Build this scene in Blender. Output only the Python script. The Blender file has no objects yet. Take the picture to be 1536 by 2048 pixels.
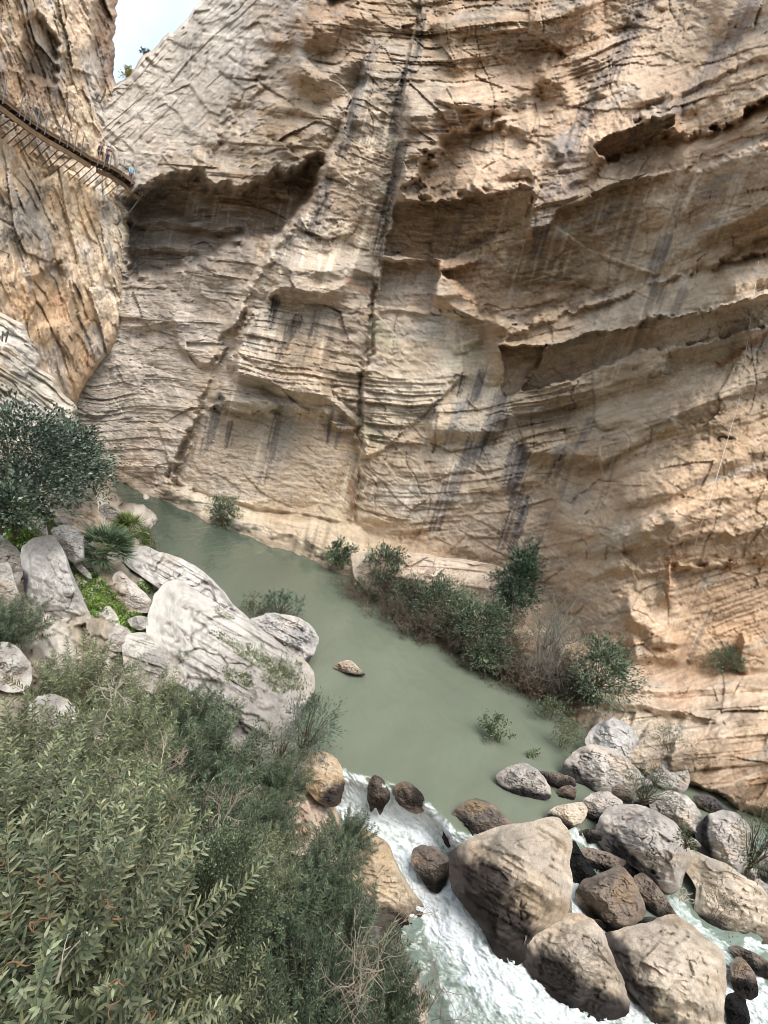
import bpy, math, random
import numpy as np
from mathutils import Vector, Matrix

# ------------------------------------------------------------------ camera, sky, sun, exposure
SC = bpy.context.scene
PITCH, ROLL, CAMZ, FPX, W, H = 10.0, 15.0, 12.0, 900.0, 1536, 2048
SUN_EL, SUN_AZ = 62.0, 158.0          # azimuth clockwise from +Y: behind the viewer, over the right shoulder
_p, _r = math.radians(PITCH), math.radians(ROLL)
FWD = np.array([0, math.cos(_p), -math.sin(_p)])
_R0 = np.array([1.0, 0, 0])
_U0 = np.cross(_R0, FWD)
CX = math.cos(_r) * _R0 + math.sin(_r) * _U0
CY = -math.sin(_r) * _R0 + math.cos(_r) * _U0
ORG = np.array([0, 0, CAMZ])
cd = bpy.data.cameras.new('camera')
cd.sensor_fit = 'VERTICAL'
cd.sensor_height = 24.0
cd.lens = FPX / H * 24.0
cd.clip_start, cd.clip_end = 0.1, 3000
cam = bpy.data.objects.new('camera', cd)
SC.collection.objects.link(cam)
M = Matrix(((CX[0], CY[0], -FWD[0], 0), (CX[1], CY[1], -FWD[1], 0), (CX[2], CY[2], -FWD[2], CAMZ), (0, 0, 0, 1)))
cam.matrix_world = M
SC.camera = cam

wd = bpy.data.worlds.new('World')
SC.world = wd
wd.use_nodes = True
nt = wd.node_tree
sky = nt.nodes.new('ShaderNodeTexSky')
sky.sky_type = 'NISHITA'
sky.sun_disc = False
sky.sun_elevation = math.radians(SUN_EL)
sky.sun_rotation = math.radians(SUN_AZ)
sky.air_density = 1.0
sky.dust_density = 3.0
sky.ozone_density = 1.0
_tc = nt.nodes.new('ShaderNodeTexCoord')
_ns = nt.nodes.new('ShaderNodeTexNoise')
_ns.inputs['Scale'].default_value = 2.2
_ns.inputs['Detail'].default_value = 6
_mr = nt.nodes.new('ShaderNodeMapRange')
_mr.inputs[1].default_value, _mr.inputs[2].default_value = 0.32, 0.62
_mr.inputs[3].default_value, _mr.inputs[4].default_value = 0.25, 0.85
_mx = nt.nodes.new('ShaderNodeMix')
_mx.data_type = 'RGBA'
_mx.inputs[7].default_value = (4.4, 5.0, 5.4, 1)          # bright thin cloud
nt.links.new(_tc.outputs['Generated'], _ns.inputs['Vector'])
nt.links.new(_ns.outputs[0], _mr.inputs[0])
_sx = nt.nodes.new('ShaderNodeSeparateXYZ')
_el = nt.nodes.new('ShaderNodeMapRange')
_el.interpolation_type = 'SMOOTHSTEP'
_el.inputs[1].default_value, _el.inputs[2].default_value = 0.02, 0.3
_mu = nt.nodes.new('ShaderNodeMath')
_mu.operation = 'MULTIPLY'
nt.links.new(_tc.outputs['Generated'], _sx.inputs[0])
nt.links.new(_sx.outputs[2], _el.inputs[0])
nt.links.new(_mr.outputs[0], _mu.inputs[0])
nt.links.new(_el.outputs[0], _mu.inputs[1])
nt.links.new(_mu.outputs[0], _mx.inputs[0])
nt.links.new(sky.outputs[0], _mx.inputs[6])
nt.links.new(_mx.outputs[2], nt.nodes['Background'].inputs[0])
nt.nodes['Background'].inputs[1].default_value = 0.15
sl = bpy.data.lights.new('sun', 'SUN')
sl.energy = 1.9
sl.angle = math.radians(42)
sl.color = (1.0, 0.94, 0.88)
so = bpy.data.objects.new('sun', sl)
SC.collection.objects.link(so)
_e, _a = math.radians(SUN_EL), math.radians(SUN_AZ)
sdir = Vector((math.sin(_a) * math.cos(_e), math.cos(_a) * math.cos(_e), math.sin(_e)))
so.rotation_euler = sdir.to_track_quat('Z', 'Y').to_euler()
SC.view_settings.view_transform = 'Standard'
SC.view_settings.look = 'None'
SC.view_settings.exposure = 1.0
SC.view_settings.gamma = 1.0
SC.cycles.filter_width = 0.9
SC.cycles.max_bounces = 6
SC.cycles.diffuse_bounces = 3
SC.cycles.transparent_max_bounces = 8

# ------------------------------------------------------------------ helpers
RS = np.random.RandomState


def ray(px, py):
    px, py = np.asarray(px, float), np.asarray(py, float)
    return FWD + ((px - W / 2) / FPX)[..., None] * CX - ((py - H / 2) / FPX)[..., None] * CY


def at(px, py, t):
    return ORG + ray(px, py) * np.asarray(t, float)[..., None]


def tz(px, py, z):
    return (z - CAMZ) / ray(px, py)[..., 2]


def atz(px, py, z):
    return at(px, py, tz(px, py, z))


def lin(c):
    c = np.asarray(c, float) / 255.0
    return np.where(c <= 0.04045, c / 12.92, ((c + 0.055) / 1.055) ** 2.4)


def ss(a, b, x):
    t = np.clip((x - a) / (b - a), 0, 1)
    return t * t * (3 - 2 * t)


def hsh(ix, iy, seed=0):
    a = np.asarray(ix).astype(np.int64).astype(np.uint32) * np.uint32(374761393) + np.asarray(iy).astype(np.int64).astype(np.uint32) * np.uint32(668265263) + np.uint32((seed * 2246822519 + 1013904223) & 0xffffffff)
    a = (a ^ (a >> np.uint32(13))) * np.uint32(1274126177)
    a = (a ^ (a >> np.uint32(15))) * np.uint32(2246822519)
    a = a ^ (a >> np.uint32(16))
    return a.astype(np.float64) / 4294967295.0


def vn(x, y, seed=0):
    x, y = np.asarray(x, float), np.asarray(y, float)
    ix, iy = np.floor(x), np.floor(y)
    fx, fy = x - ix, y - iy
    fx, fy = fx * fx * fx * (fx * (fx * 6 - 15) + 10), fy * fy * fy * (fy * (fy * 6 - 15) + 10)
    a, b = hsh(ix, iy, seed), hsh(ix + 1, iy, seed)
    c, d = hsh(ix, iy + 1, seed), hsh(ix + 1, iy + 1, seed)
    return ((a + (b - a) * fx) * (1 - fy) + (c + (d - c) * fx) * fy) * 2 - 1


def fbm(x, y, o=4, seed=0, gain=0.5):
    s, a, n = 0, 1.0, 0
    for k in range(o):
        s = s + a * vn(x * 2 ** k + 17.3 * k, y * 2 ** k - 9.1 * k, seed + 31 * k)
        n += a
        a *= gain
    return s / n * 1.6


def ridged(x, y, o=4, seed=0):
    s, a, n = 0, 1.0, 0
    for k in range(o):
        s = s + a * (1 - np.abs(vn(x * 2 ** k, y * 2 ** k, seed + 7 * k)) * 2)
        n += a
        a *= 0.5
    return s / n


def vn3(x, y, z, seed=0):
    iz = np.floor(z)
    fz = z - iz
    fz = fz * fz * (3 - 2 * fz)
    a = vn(x + 37.1 * iz, y + 11.7 * iz, seed)
    b = vn(x + 37.1 * (iz + 1), y + 11.7 * (iz + 1), seed)
    return a + (b - a) * fz


def fbm3(x, y, z, o=4, seed=0, gain=0.5):
    s, a, n = 0, 1.0, 0
    for k in range(o):
        q = 2 ** k
        s = s + a * vn3(x * q + 5 * k, y * q, z * q + 3 * k, seed + 13 * k)
        n += a
        a *= gain
    return s / n * 1.6


def cell(x, y, seed=0):
    """nearest jittered cell: (border distance, hash a, hash b, dx, dy)"""
    ix, iy = np.floor(x), np.floor(y)
    best = np.full(x.shape, 1e9)
    sec = np.full(x.shape, 1e9)
    o = [np.zeros(x.shape) for _ in range(4)]
    for i in (-1, 0, 1):
        for j in (-1, 0, 1):
            cx, cy = ix + i, iy + j
            dx = x - (cx + 0.1 + 0.8 * hsh(cx, cy, seed))
            dy = y - (cy + 0.1 + 0.8 * hsh(cx, cy, seed + 1))
            d = dx * dx + dy * dy
            m = d < best
            sec = np.where(m, best, np.minimum(sec, d))
            best = np.where(m, d, best)
            o[0] = np.where(m, hsh(cx, cy, seed + 2), o[0])
            o[1] = np.where(m, hsh(cx, cy, seed + 3), o[1])
            o[2] = np.where(m, dx, o[2])
            o[3] = np.where(m, dy, o[3])
    return np.sqrt(sec) - np.sqrt(best), o[0], o[1], o[2], o[3]


def link(name, me, parent=None):
    o = bpy.data.objects.new(name, me)
    SC.collection.objects.link(o)
    if parent is not None:
        o.parent = parent
    return o


def tag(o, label=None, cat=None, group=None, kind=None):
    for k, v in (('label', label), ('category', cat), ('group', group), ('kind', kind)):
        if v:
            o[k] = v
    return o


def empty(name, loc, label, cat, group=None):
    o = link(name, None)
    o.location = Vector([float(v) for v in loc])
    return tag(o, label, cat, group)


def mesh(name, V, F, mat, col=None, smooth=True):
    """V (N,3), F (M,3|4) or list of arrays"""
    if not isinstance(F, list):
        F = [F]
    F = [np.asarray(f, np.int32) for f in F if len(f)]
    me = bpy.data.meshes.new(name)
    V = np.asarray(V, np.float32)
    me.vertices.add(len(V))
    me.vertices.foreach_set('co', V.ravel())
    li = np.concatenate([f.ravel() for f in F])
    tot = np.concatenate([np.full(len(f), f.shape[1], np.int32) for f in F])
    me.loops.add(len(li))
    me.loops.foreach_set('vertex_index', li)
    me.polygons.add(len(tot))
    st = np.zeros(len(tot), np.int32)
    st[1:] = np.cumsum(tot)[:-1]
    me.polygons.foreach_set('loop_start', st)
    me.polygons.foreach_set('use_smooth', np.full(len(tot), smooth, bool))
    me.update(calc_edges=True)
    me.validate()
    if col is not None:
        col = np.clip(np.asarray(col, np.float32), 0, 1)
        a = me.color_attributes.new('Col', 'FLOAT_COLOR', 'POINT')
        if col.shape[1] == 3:
            col = np.concatenate([col, np.ones((len(col), 1), np.float32)], 1)
        a.data.foreach_set('color', col.ravel())
    if mat:
        me.materials.append(mat)
    return me


def gridfaces(nr, nc, wrap=False):
    i, j = np.meshgrid(np.arange(nr - 1), np.arange(nc if wrap else nc - 1), indexing='ij')
    a = i * nc + j
    b = i * nc + (j + 1) % nc
    return np.stack([a, a + nc, b + nc, b], -1).reshape(-1, 4)


def tube(pts, r0, r1=None, n=5):
    """one tapered tube -> V, F"""
    pts = np.asarray(pts, float)
    r1 = r0 if r1 is None else r1
    m = len(pts)
    tg = np.gradient(pts, axis=0)
    tg /= np.linalg.norm(tg, axis=1)[:, None] + 1e-9
    ref = np.array([0, 0, 1.0]) if abs(tg[0][2]) < 0.9 else np.array([1.0, 0, 0])
    u = np.cross(tg, ref)
    u /= np.linalg.norm(u, axis=1)[:, None] + 1e-9
    v = np.cross(tg, u)
    a = np.arange(n) / n * 2 * math.pi
    rr = np.linspace(r0, r1, m)
    V = pts[:, None] + rr[:, None, None] * (np.cos(a)[None, :, None] * u[:, None] + np.sin(a)[None, :, None] * v[:, None])
    return V.reshape(-1, 3), gridfaces(m, n, True)


def join(parts):
    Vs, Fs, o = [], [], 0
    for V, F in parts:
        Vs.append(V)
        Fs.append(F + o)
        o += len(V)
    return np.concatenate(Vs), np.concatenate(Fs)


def boxVF(a, b, w, h, up=(0, 0, 1)):
    """a bar from a to b, w across, h along up"""
    a, b, up = np.asarray(a, float), np.asarray(b, float), np.asarray(up, float)
    d = (b - a) / np.linalg.norm(b - a)
    s = np.cross(d, up)
    s /= np.linalg.norm(s)
    u = np.cross(s, d)
    V = []
    for p in (a, b):
        for i, j in ((-1, -1), (1, -1), (1, 1), (-1, 1)):
            V.append(p + s * i * w / 2 + u * j * h / 2)
    F = [(0, 1, 2, 3), (7, 6, 5, 4), (0, 4, 5, 1), (1, 5, 6, 2), (2, 6, 7, 3), (3, 7, 4, 0)]
    return np.array(V), np.array(F)


# ------------------------------------------------------------------ materials
def newmat(name):
    m = bpy.data.materials.new(name)
    m.use_nodes = True
    n = m.node_tree
    return m, n, n.nodes['Principled BSDF']


def rock_mat(name, scale=1.0, bump=0.5, rough=0.9, var=0.35):
    m, n, b = newmat(name)
    N, L = n.nodes.new, n.links.new
    at_ = N('ShaderNodeAttribute')
    at_.attribute_name = 'Col'
    tc = N('ShaderNodeTexCoord')
    n1 = N('ShaderNodeTexNoise')
    n1.inputs['Scale'].default_value = 2.2 * scale
    n1.inputs['Detail'].default_value = 9
    n1.inputs['Roughness'].default_value = 0.72
    n2 = N('ShaderNodeTexNoise')
    n2.inputs['Scale'].default_value = 9.0 * scale
    n2.inputs['Detail'].default_value = 8
    n2.inputs['Roughness'].default_value = 0.75
    for q in (n1, n2):
        L(tc.outputs['Object'], q.inputs['Vector'])
    mr = N('ShaderNodeMapRange')
    mr.inputs[1].default_value = 0.3
    mr.inputs[2].default_value = 0.7
    mr.inputs[3].default_value = 1 - var
    mr.inputs[4].default_value = 1 + var
    L(n2.outputs[0], mr.inputs[0])
    mx = N('ShaderNodeMix')
    mx.data_type = 'RGBA'
    mx.blend_type = 'MULTIPLY'
    mx.inputs[0].default_value = 1
    L(at_.outputs['Color'], mx.inputs[6])
    L(mr.outputs[0], mx.inputs[7])
    L(mx.outputs[2], b.inputs['Base Color'])
    add = N('ShaderNodeMath')
    add.operation = 'MULTIPLY_ADD'
    add.inputs[1].default_value = 0.35
    L(n2.outputs[0], add.inputs[0])
    L(n1.outputs[0], add.inputs[2])
    bp = N('ShaderNodeBump')
    bp.inputs['Strength'].default_value = bump
    bp.inputs['Distance'].default_value = 0.12 / scale
    L(add.outputs[0], bp.inputs['Height'])
    L(bp.outputs[0], b.inputs['Normal'])
    b.inputs['Roughness'].default_value = rough
    b.inputs['Specular IOR Level'].default_value = 0.25
    return m


def leaf_mat(name, rough=0.45, trans=0.25):
    m, n, b = newmat(name)
    N, L = n.nodes.new, n.links.new
    at_ = N('ShaderNodeAttribute')
    at_.attribute_name = 'Col'
    L(at_.outputs['Color'], b.inputs['Base Color'])
    b.inputs['Roughness'].default_value = rough
    b.inputs['Specular IOR Level'].default_value = 0.32
    tr = N('ShaderNodeBsdfTranslucent')
    L(at_.outputs['Color'], tr.inputs[0])
    ms = N('ShaderNodeMixShader')
    ms.inputs[0].default_value = trans
    L(b.outputs[0], ms.inputs[1])
    L(tr.outputs[0], ms.inputs[2])
    L(ms.outputs[0], n.nodes['Material Output'].inputs['Surface'])
    return m


def plain_mat(name, rgb, rough=0.6, metal=0.0, var=0.25, scale=8.0):
    m, n, b = newmat(name)
    N, L = n.nodes.new, n.links.new
    ns = N('ShaderNodeTexNoise')
    ns.inputs['Scale'].default_value = scale
    ns.inputs['Detail'].default_value = 6
    tc = N('ShaderNodeTexCoord')
    L(tc.outputs['Object'], ns.inputs['Vector'])
    cr = N('ShaderNodeValToRGB')
    c = np.array(rgb)
    cr.color_ramp.elements[0].position = 0.3
    cr.color_ramp.elements[1].position = 0.7
    cr.color_ramp.elements[0].color = (*np.clip(c * (1 - var), 0, 1), 1)
    cr.color_ramp.elements[1].color = (*np.clip(c * (1 + var), 0, 1), 1)
    L(ns.outputs[0], cr.inputs[0])
    L(cr.outputs[0], b.inputs['Base Color'])
    b.inputs['Roughness'].default_value = rough
    b.inputs['Metallic'].default_value = metal
    return m


M_WALL = rock_mat('limestone_wall', 1.0, 0.5, 0.9, 0.34)
M_CLIFF = rock_mat('limestone_cliff', 1.0, 0.8, 0.9, 0.4)
M_ROCK = rock_mat('limestone_boulder', 2.2, 0.9, 0.85, 0.27)
M_BANK = rock_mat('stony_soil', 2.5, 0.8, 0.95)
M_LEAF = leaf_mat('leaf', 0.5, 0.13)
M_DULL = leaf_mat('dull_leaf', 0.6, 0.2)
M_BARK = rock_mat('bark', 6.0, 0.4, 0.85, 0.25)

# ------------------------------------------------------------------ relief tools (rock faces grown from plan distance)


def lipH(d, X, Y, pts, D, up, down, tp=40, sc=1.0):
    """an overhanging lip along y(x): rock above stands out by D, the underside falls back over `down` px"""
    pts = np.array(pts, float)
    xs, ys = pts[:, 0], pts[:, 1]
    x0, x1 = xs[0], xs[-1]
    m = (X > x0 - tp) & (X < x1 + tp) & (Y > ys.min() - up * 1.1 - 30) & (Y < ys.max() + down + 30)
    if not m.any():
        return
    x, y = X[m], Y[m]
    wob = fbm(x / 40, y / 80, 3, int(x0 + ys[0])) * 4
    t = y - (np.interp(x, xs, ys) + wob)
    e = np.minimum(ss(x0 - tp, x0 + tp * 0.6, x), 1 - ss(x1 - tp * 0.6, x1 + tp, x))
    h = np.where(t < 0, (1 - ss(0, up, -t)), np.clip(1 - t / down, 0, 1))
    d[m] += 1.5 * D * e * h


def lipV(d, X, Y, pts, D, fall, edge, side=1, tp=30):
    """a steep step along x(y): rock on `side` stands out by D"""
    pts = np.array(pts, float)
    ys, xs = pts[:, 1], pts[:, 0]
    y0, y1 = ys[0], ys[-1]
    m = (Y > y0 - tp) & (Y < y1 + tp) & (X > xs.min() - fall - 40) & (X < xs.max() + fall + 40)
    if not m.any():
        return
    x, y = X[m], Y[m]
    wob = fbm(x / 60, y / 24, 3, int(xs[0] + y0)) * 5
    s = (x - (np.interp(y, ys, xs) + wob)) * side
    e = np.minimum(ss(y0 - tp, y0 + tp * 0.6, y), 1 - ss(y1 - tp * 0.6, y1 + tp, y))
    h = np.where(s > 0, 1 - ss(0, fall, s), np.clip(1 + s / edge, 0, 1))
    d[m] += 1.25 * D * e * h


def crack(d, X, Y, pts, D, w):
    pts = np.array(pts, float)
    dist, _ = polydist(X, Y, pts, w * 4)
    X = X + fbm(X / 30, Y / 30, 3, 3) * 9
    Y = Y + fbm(X / 30, Y / 30, 3, 4) * 9
    dist, _ = polydist(X, Y, pts, w * 4)
    wob = 0.7 + 0.9 * vn(X / 11, Y / 11, int(pts[0, 0]))
    d -= D * np.exp(-(dist / (w * wob.clip(0.3))) ** 2)


def polydist(X, Y, pts, reach=200):
    """distance to an open polyline and position 0..1 along it (only near it)"""
    pts = np.asarray(pts, float)
    D = np.full(X.shape, 1e6)
    T = np.zeros(X.shape)
    m = (X > pts[:, 0].min() - reach) & (X < pts[:, 0].max() + reach) & (Y > pts[:, 1].min() - reach) & (Y < pts[:, 1].max() + reach)
    if not m.any():
        return D, T
    x, y = X[m], Y[m]
    db, tb = np.full(x.shape, 1e6), np.zeros(x.shape)
    n = len(pts) - 1
    for k in range(n):
        a, b = pts[k], pts[k + 1]
        ab = b - a
        u = np.clip(((x - a[0]) * ab[0] + (y - a[1]) * ab[1]) / (ab @ ab + 1e-9), 0, 1)
        dd = np.hypot(x - a[0] - u * ab[0], y - a[1] - u * ab[1])
        q = dd < db
        db = np.where(q, dd, db)
        tb = np.where(q, (k + u) / n, tb)
    D[m] = db
    T[m] = tb
    return D, T


def inpoly(X, Y, pts, soft, wob=0.0):
    """0..1 mask of a polygon with a soft edge of `soft` px"""
    pts = np.asarray(pts, float)
    q = np.concatenate([pts, pts[:1]])
    out = np.zeros(X.shape)
    m = (X > pts[:, 0].min() - soft - 5) & (X < pts[:, 0].max() + soft + 5) & (Y > pts[:, 1].min() - soft - 5) & (Y < pts[:, 1].max() + soft + 5)
    if not m.any():
        return out
    x, y = X[m], Y[m]
    ins = np.zeros(x.shape, bool)
    for k in range(len(pts)):
        (ax, ay), (bx, by) = q[k], q[k + 1]
        c = ((ay > y) != (by > y)) & (x < (bx - ax) * (y - ay) / (by - ay + 1e-9) + ax)
        ins ^= c
    dd, _ = polydist(x, y, q, 1e5)
    sd = np.where(ins, dd, -dd) + fbm(x / 25, y / 25, 3, int(pts[0, 0])) * (soft * 0.4 + wob) + wob * 0.7 * (hsh(np.floor(x / 13 + fbm(y / 20, x / 20, 2, 5)), np.floor(y / 9), 77) - 0.5)
    out[m] = ss(-soft / 2, soft / 2, sd)
    return out


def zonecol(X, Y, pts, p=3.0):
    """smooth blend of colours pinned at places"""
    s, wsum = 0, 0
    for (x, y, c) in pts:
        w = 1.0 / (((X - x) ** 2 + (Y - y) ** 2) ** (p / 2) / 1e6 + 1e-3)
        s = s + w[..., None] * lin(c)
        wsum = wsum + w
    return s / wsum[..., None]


def rbf(pts, X, Y, k=1.0):
    """thin-plate surface through (x, y, value)"""
    P = np.array(pts, float)
    x = P[:, :2] / 300
    n = len(P)

    def U(r2):
        return r2 * np.log(r2 + 1e-9)
    K = U(((x[:, None] - x[None]) ** 2).sum(-1)) + np.eye(n) * 1e-3 * k
    A = np.zeros((n + 3, n + 3))
    A[:n, :n] = K
    A[:n, n], A[:n, n + 1:] = 1, x
    A[n, :n], A[n + 1:, :n] = 1, x.T
    w = np.linalg.solve(A, np.concatenate([P[:, 2], np.zeros(3)]))
    out = w[n] + w[n + 1] * X / 300 + w[n + 2] * Y / 300
    for i in range(n):
        out = out + w[i] * U((X / 300 - x[i, 0]) ** 2 + (Y / 300 - x[i, 1]) ** 2)
    return out


def strata(X, B, th, seed, wide=6.0):
    """stepped beds: B is the coordinate across the beds"""
    q = B / th + 0.22 * vn(X / (th * 9), B / (th * 6), seed)
    i = np.floor(q)
    f = q - i
    xs = X / (th * wide) + 13.7 * hsh(i, i * 0, seed + 5) + 0.35 * vn(X / (th * 1.5), B / th, seed + 9)
    j = np.floor(xs)
    g = xs - j
    r0, r1 = hsh(i, j, seed + 6), hsh(i, j + 1, seed + 6)
    r = r0 + (r1 - r0) * ss(0.82, 1.0, g)
    return (r - 0.5) * 0.9 + 0.5 * f ** 2 - 0.25 - 0.5 * (f > 0.93) * hsh(i, j, seed + 8)


def flakes(X, Y, s, seed, tilt=1.0):
    e, a, b, dx, dy = cell(X / s, Y / s, seed)
    return (a - 0.5) * 0.8 + tilt * ((b - 0.5) * 2 * dx + (hsh(np.floor(a * 9999), np.floor(b * 9999), seed) - 0.5) * 2 * dy), e


# ------------------------------------------------------------------ the great rock wall across the river
SHORE = [(-200, 800), (100, 905), (205, 945), (260, 970), (330, 1002), (400, 1035), (480, 1070), (560, 1098), (640, 1130), (700, 1152), (730, 1195), (770, 1225), (850, 1270), (930, 1320), (1000, 1352), (1100, 1405), (1150, 1445), (1200, 1490), (1290, 1545), (1400, 1570), (1536, 1640), (1800, 1720)]
FOOT = [(-150, 830, 3.0), (0, 860, 3.0), (120, 895, 2.0), (205, 930, 1.0), (330, 968, 1.2), (450, 1010, 1.8), (700, 1048, 2.2), (850, 1095, 2.6), (1040, 1140, 3.2), (1180, 1335, 1.6), (1350, 1374, 1.5), (1536, 1398, 1.7), (1750, 1436, 2.0), (2000, 1500, 2.4)]
_fp = np.array([atz(*p[:2], p[2]) for p in FOOT])
FAZ, FRR = np.arctan2(_fp[:, 0], _fp[:, 1]), np.hypot(_fp[:, 0], _fp[:, 1])
_o = np.argsort(FAZ)
FAZ, FRR = FAZ[_o], FRR[_o]


def wall_t(PX, PY):
    d = ray(PX, PY)
    az = np.arctan2(d[..., 0], d[..., 1])
    hd = np.hypot(d[..., 0], d[..., 1])
    te = d[..., 2] / hd
    g = np.linspace(-1.6, 1.6, 400)
    rr = np.interp(g, FAZ, FRR)
    k = np.ones(15) / 15
    rr = np.convolve(np.pad(rr, 7, 'edge'), k, 'valid')
    r0 = np.interp(az, g, rr)
    lean = 0.06 + 0.16 * ss(-0.42, -0.75, az)
    r = (r0 + lean * CAMZ) / np.maximum(1 - lean * te, 0.25)
    return r / hd, az, r0


SKY_EDGE = [(150, 260), (205, 195), (232, 166), (258, 150), (285, 118), (318, 84), (345, 62), (372, 34), (398, 10), (420, -20), (470, -90), (600, -260)]


def bedY(X):
    g = np.linspace(-200, 2000, 400)
    sl_ = np.interp(g, [-200, 300, 560, 760, 900, 1100, 1300, 1536, 2000], [0.0, 0.05, 0.16, 0.10, -0.05, -0.24, -0.33, -0.30, -0.2])
    return np.interp(X, g, np.cumsum(sl_) * (g[1] - g[0]))


WALLG = {}


def wall_surf(px, py):
    j = int(np.clip(np.searchsorted(WALLG['cols'], px), 0, len(WALLG['cols']) - 1))
    i = int(np.clip((py - WALLG['top'][j]) / (WALLG['bot'][j] - WALLG['top'][j]) * (WALLG['ny'] - 1), 0, WALLG['ny'] - 1))
    return float(WALLG['T'][i, j])


def build_wall(step=2.0):
    cols = np.arange(60, 1830, step)
    ny = int(1830 / step)
    top = np.interp(cols, [p[0] for p in SKY_EDGE], [p[1] for p in SKY_EDGE])
    top = top + fbm(cols / 22, cols * 0, 4, 3) * 6 * (cols < 640)
    top = np.maximum(top, -260)
    bot = np.interp(cols, [p[0] for p in SHORE], [p[1] for p in SHORE]) + 120
    s = np.linspace(0, 1, ny)[:, None]
    X = np.repeat(cols[None], ny, 0)
    Y = top[None] + s * (bot - top)[None]
    T, az, r0 = wall_t(X, Y)
    # bench and bank along the water
    shy = np.interp(X, [p[0] for p in SHORE], [p[1] for p in SHORE])
    up = shy - Y + fbm(X / 30, Y / 30, 3, 8) * 5
    slope = np.interp(X, [100, 300, 680, 740, 1000, 1200, 1536], [0.035, 0.03, 0.026, 0.013, 0.013, 0.0125, 0.0115])
    zb = np.where(up > 0, up * slope, up * 0.05)
    ray_z = ray(X, Y)[..., 2]
    tb = np.where(zb < 9, (np.minimum(zb, 8) - CAMZ) / np.minimum(ray_z, -0.02), 500)
    k = 0.5
    hh = np.clip(0.5 + 0.5 * (T - tb) / k, 0, 1)
    bank = hh
    base = T * (1 - hh) + tb * hh - k * hh * (1 - hh)
    d = np.zeros(X.shape)
    # ---- the large forms
    P = []
    lipH(d, X, Y, [(800, 398), (870, 402), (960, 385), (1066, 370)], 2.2, 260, 125, 22)
    lipH(d, X, Y, [(1065, 470), (1110, 425), (1200, 378), (1310, 348), (1400, 335), (1536, 292), (1700, 250)], 2.8, 300, 210, 40)
    lipH(d, X, Y, [(1190, 290), (1225, 268), (1290, 238), (1352, 226)], 1.5, 150, 62, 14)
    lipH(d, X, Y, [(868, 588), (905, 612), (950, 634), (1010, 650)], 1.1, 190, 22, 14)
    lipV(d, X, Y, [(885, 520), (872, 560), (868, 595)], 0.8, 160, 8, 1, 12)
    lipH(d, X, Y, [(985, 690), (1095, 690), (1180, 664), (1260, 655), (1300, 634), (1400, 624), (1536, 586), (1700, 540)], 2.2, 130, 85, 20)
    lipV(d, X, Y, [(1096, 690), (1078, 730), (1040, 775)], 0.8, 120, 8, 1, 12)
    lipH(d, X, Y, [(1110, 770), (1200, 740), (1290, 722), (1400, 690), (1536, 640), (1700, 600)], 0.9, 60, 38, 40)
    lipH(d, X, Y, [(1000, 822), (1060, 815), (1130, 790), (1240, 765), (1330, 742)], 1.0, 60, 30, 30)
    lipH(d, X, Y, [(1290, 845), (1370, 822), (1450, 790), (1536, 755), (1700, 700)], 0.8, 70, 30, 40)
    lipH(d, X, Y, [(1050, 905), (1115, 906), (1200, 914), (1206, 930)], 1.0, 60, 28, 10)
    lipH(d, X, Y, [(1100, 860), (1180, 852), (1270, 838)], 0.5, 35, 16, 30)
    lipH(d, X, Y, [(1110, 1042), (1160, 1062), (1240, 1100), (1300, 1090), (1420, 1074), (1536, 1056), (1700, 1030)], 0.8, 170, 60, 22)
    lipV(d, X, Y, [(1256, 1055), (1240, 1102)], 0.5, 50, 5, -1, 10)
    lipV(d, X, Y, [(1475, 1030), (1462, 1085)], 0.6, 60, 14, 1, 12)
    lipH(d, X, Y, [(1155, 1140), (1190, 1152), (1250, 1132)], 0.4, 30, 16, 20)
    lipH(d, X, Y, [(1255, 1230), (1300, 1262), (1335, 1278)], 0.7, 55, 30, 14)
    lipV(d, X, Y, [(1350, 1100), (1342, 1160), (1336, 1200)], 0.9, 180, 26, 1, 20)
    lipH(d, X, Y, [(1265, 1320), (1310, 1328), (1360, 1318)], 1.3, 70, 26, 14)
    lipH(d, X, Y, [(1300, 1290), (1370, 1288)], 0.5, 22, 10, 10)
    lipV(d, X, Y, [(1512, 1230), (1495, 1270), (1480, 1320), (1492, 1350)], 1.2, 120, 16, 1, 20)
    lipH(d, X, Y, [(470, 742), (530, 760), (590, 782), (650, 788)], 1.8, 150, 22, 14)
    lipH(d, X, Y, [(540, 585), (585, 575), (640, 588), (700, 566)], 0.8, 40, 24, 16)
    lipH(d, X, Y, [(555, 535), (620, 548), (700, 535), (748, 548)], 0.7, 40, 22, 20)
    lipH(d, X, Y, [(480, 800), (600, 812), (660, 800), (718, 850)], 0.5, 20, 14, 20)
    lipH(d, X, Y, [(890, 70), (1020, 62), (1100, 46), (1180, 5)], 1.7, 140, 85, 30)
    lipH(d, X, Y, [(818, 234), (870, 226), (930, 216), (970, 224)], 1.2, 70, 34, 14)
    lipH(d, X, Y, [(820, 305), (850, 300), (890, 290), (935, 300)], 0.6, 30, 22, 14)
    lipH(d, X, Y, [(600, 95), (640, 60), (700, 40), (760, 30)], 1.0, 80, 70, 20)
    lipH(d, X, Y, [(590, 150), (640, 160), (690, 140), (740, 110)], 0.9, 60, 50, 20)
    lipH(d, X, Y, [(560, 300), (640, 262), (680, 240), (730, 215)], 0.7, 60, 60, 30)
    lipH(d, X, Y, [(1140, 185), (1080, 150)][::-1], 0.7, 60, 40, 20)
    lipH(d, X, Y, [(1440, 40), (1536, 5), (1700, -60)], 0.8, 80, 50, 30)
    lipH(d, X, Y, [(1330, 150), (1430, 70)], 0.6, 60, 40, 30)
    lipH(d, X, Y, [(250, 655), (300, 648), (356, 640)], 0.5, 70, 14, 14)
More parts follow.
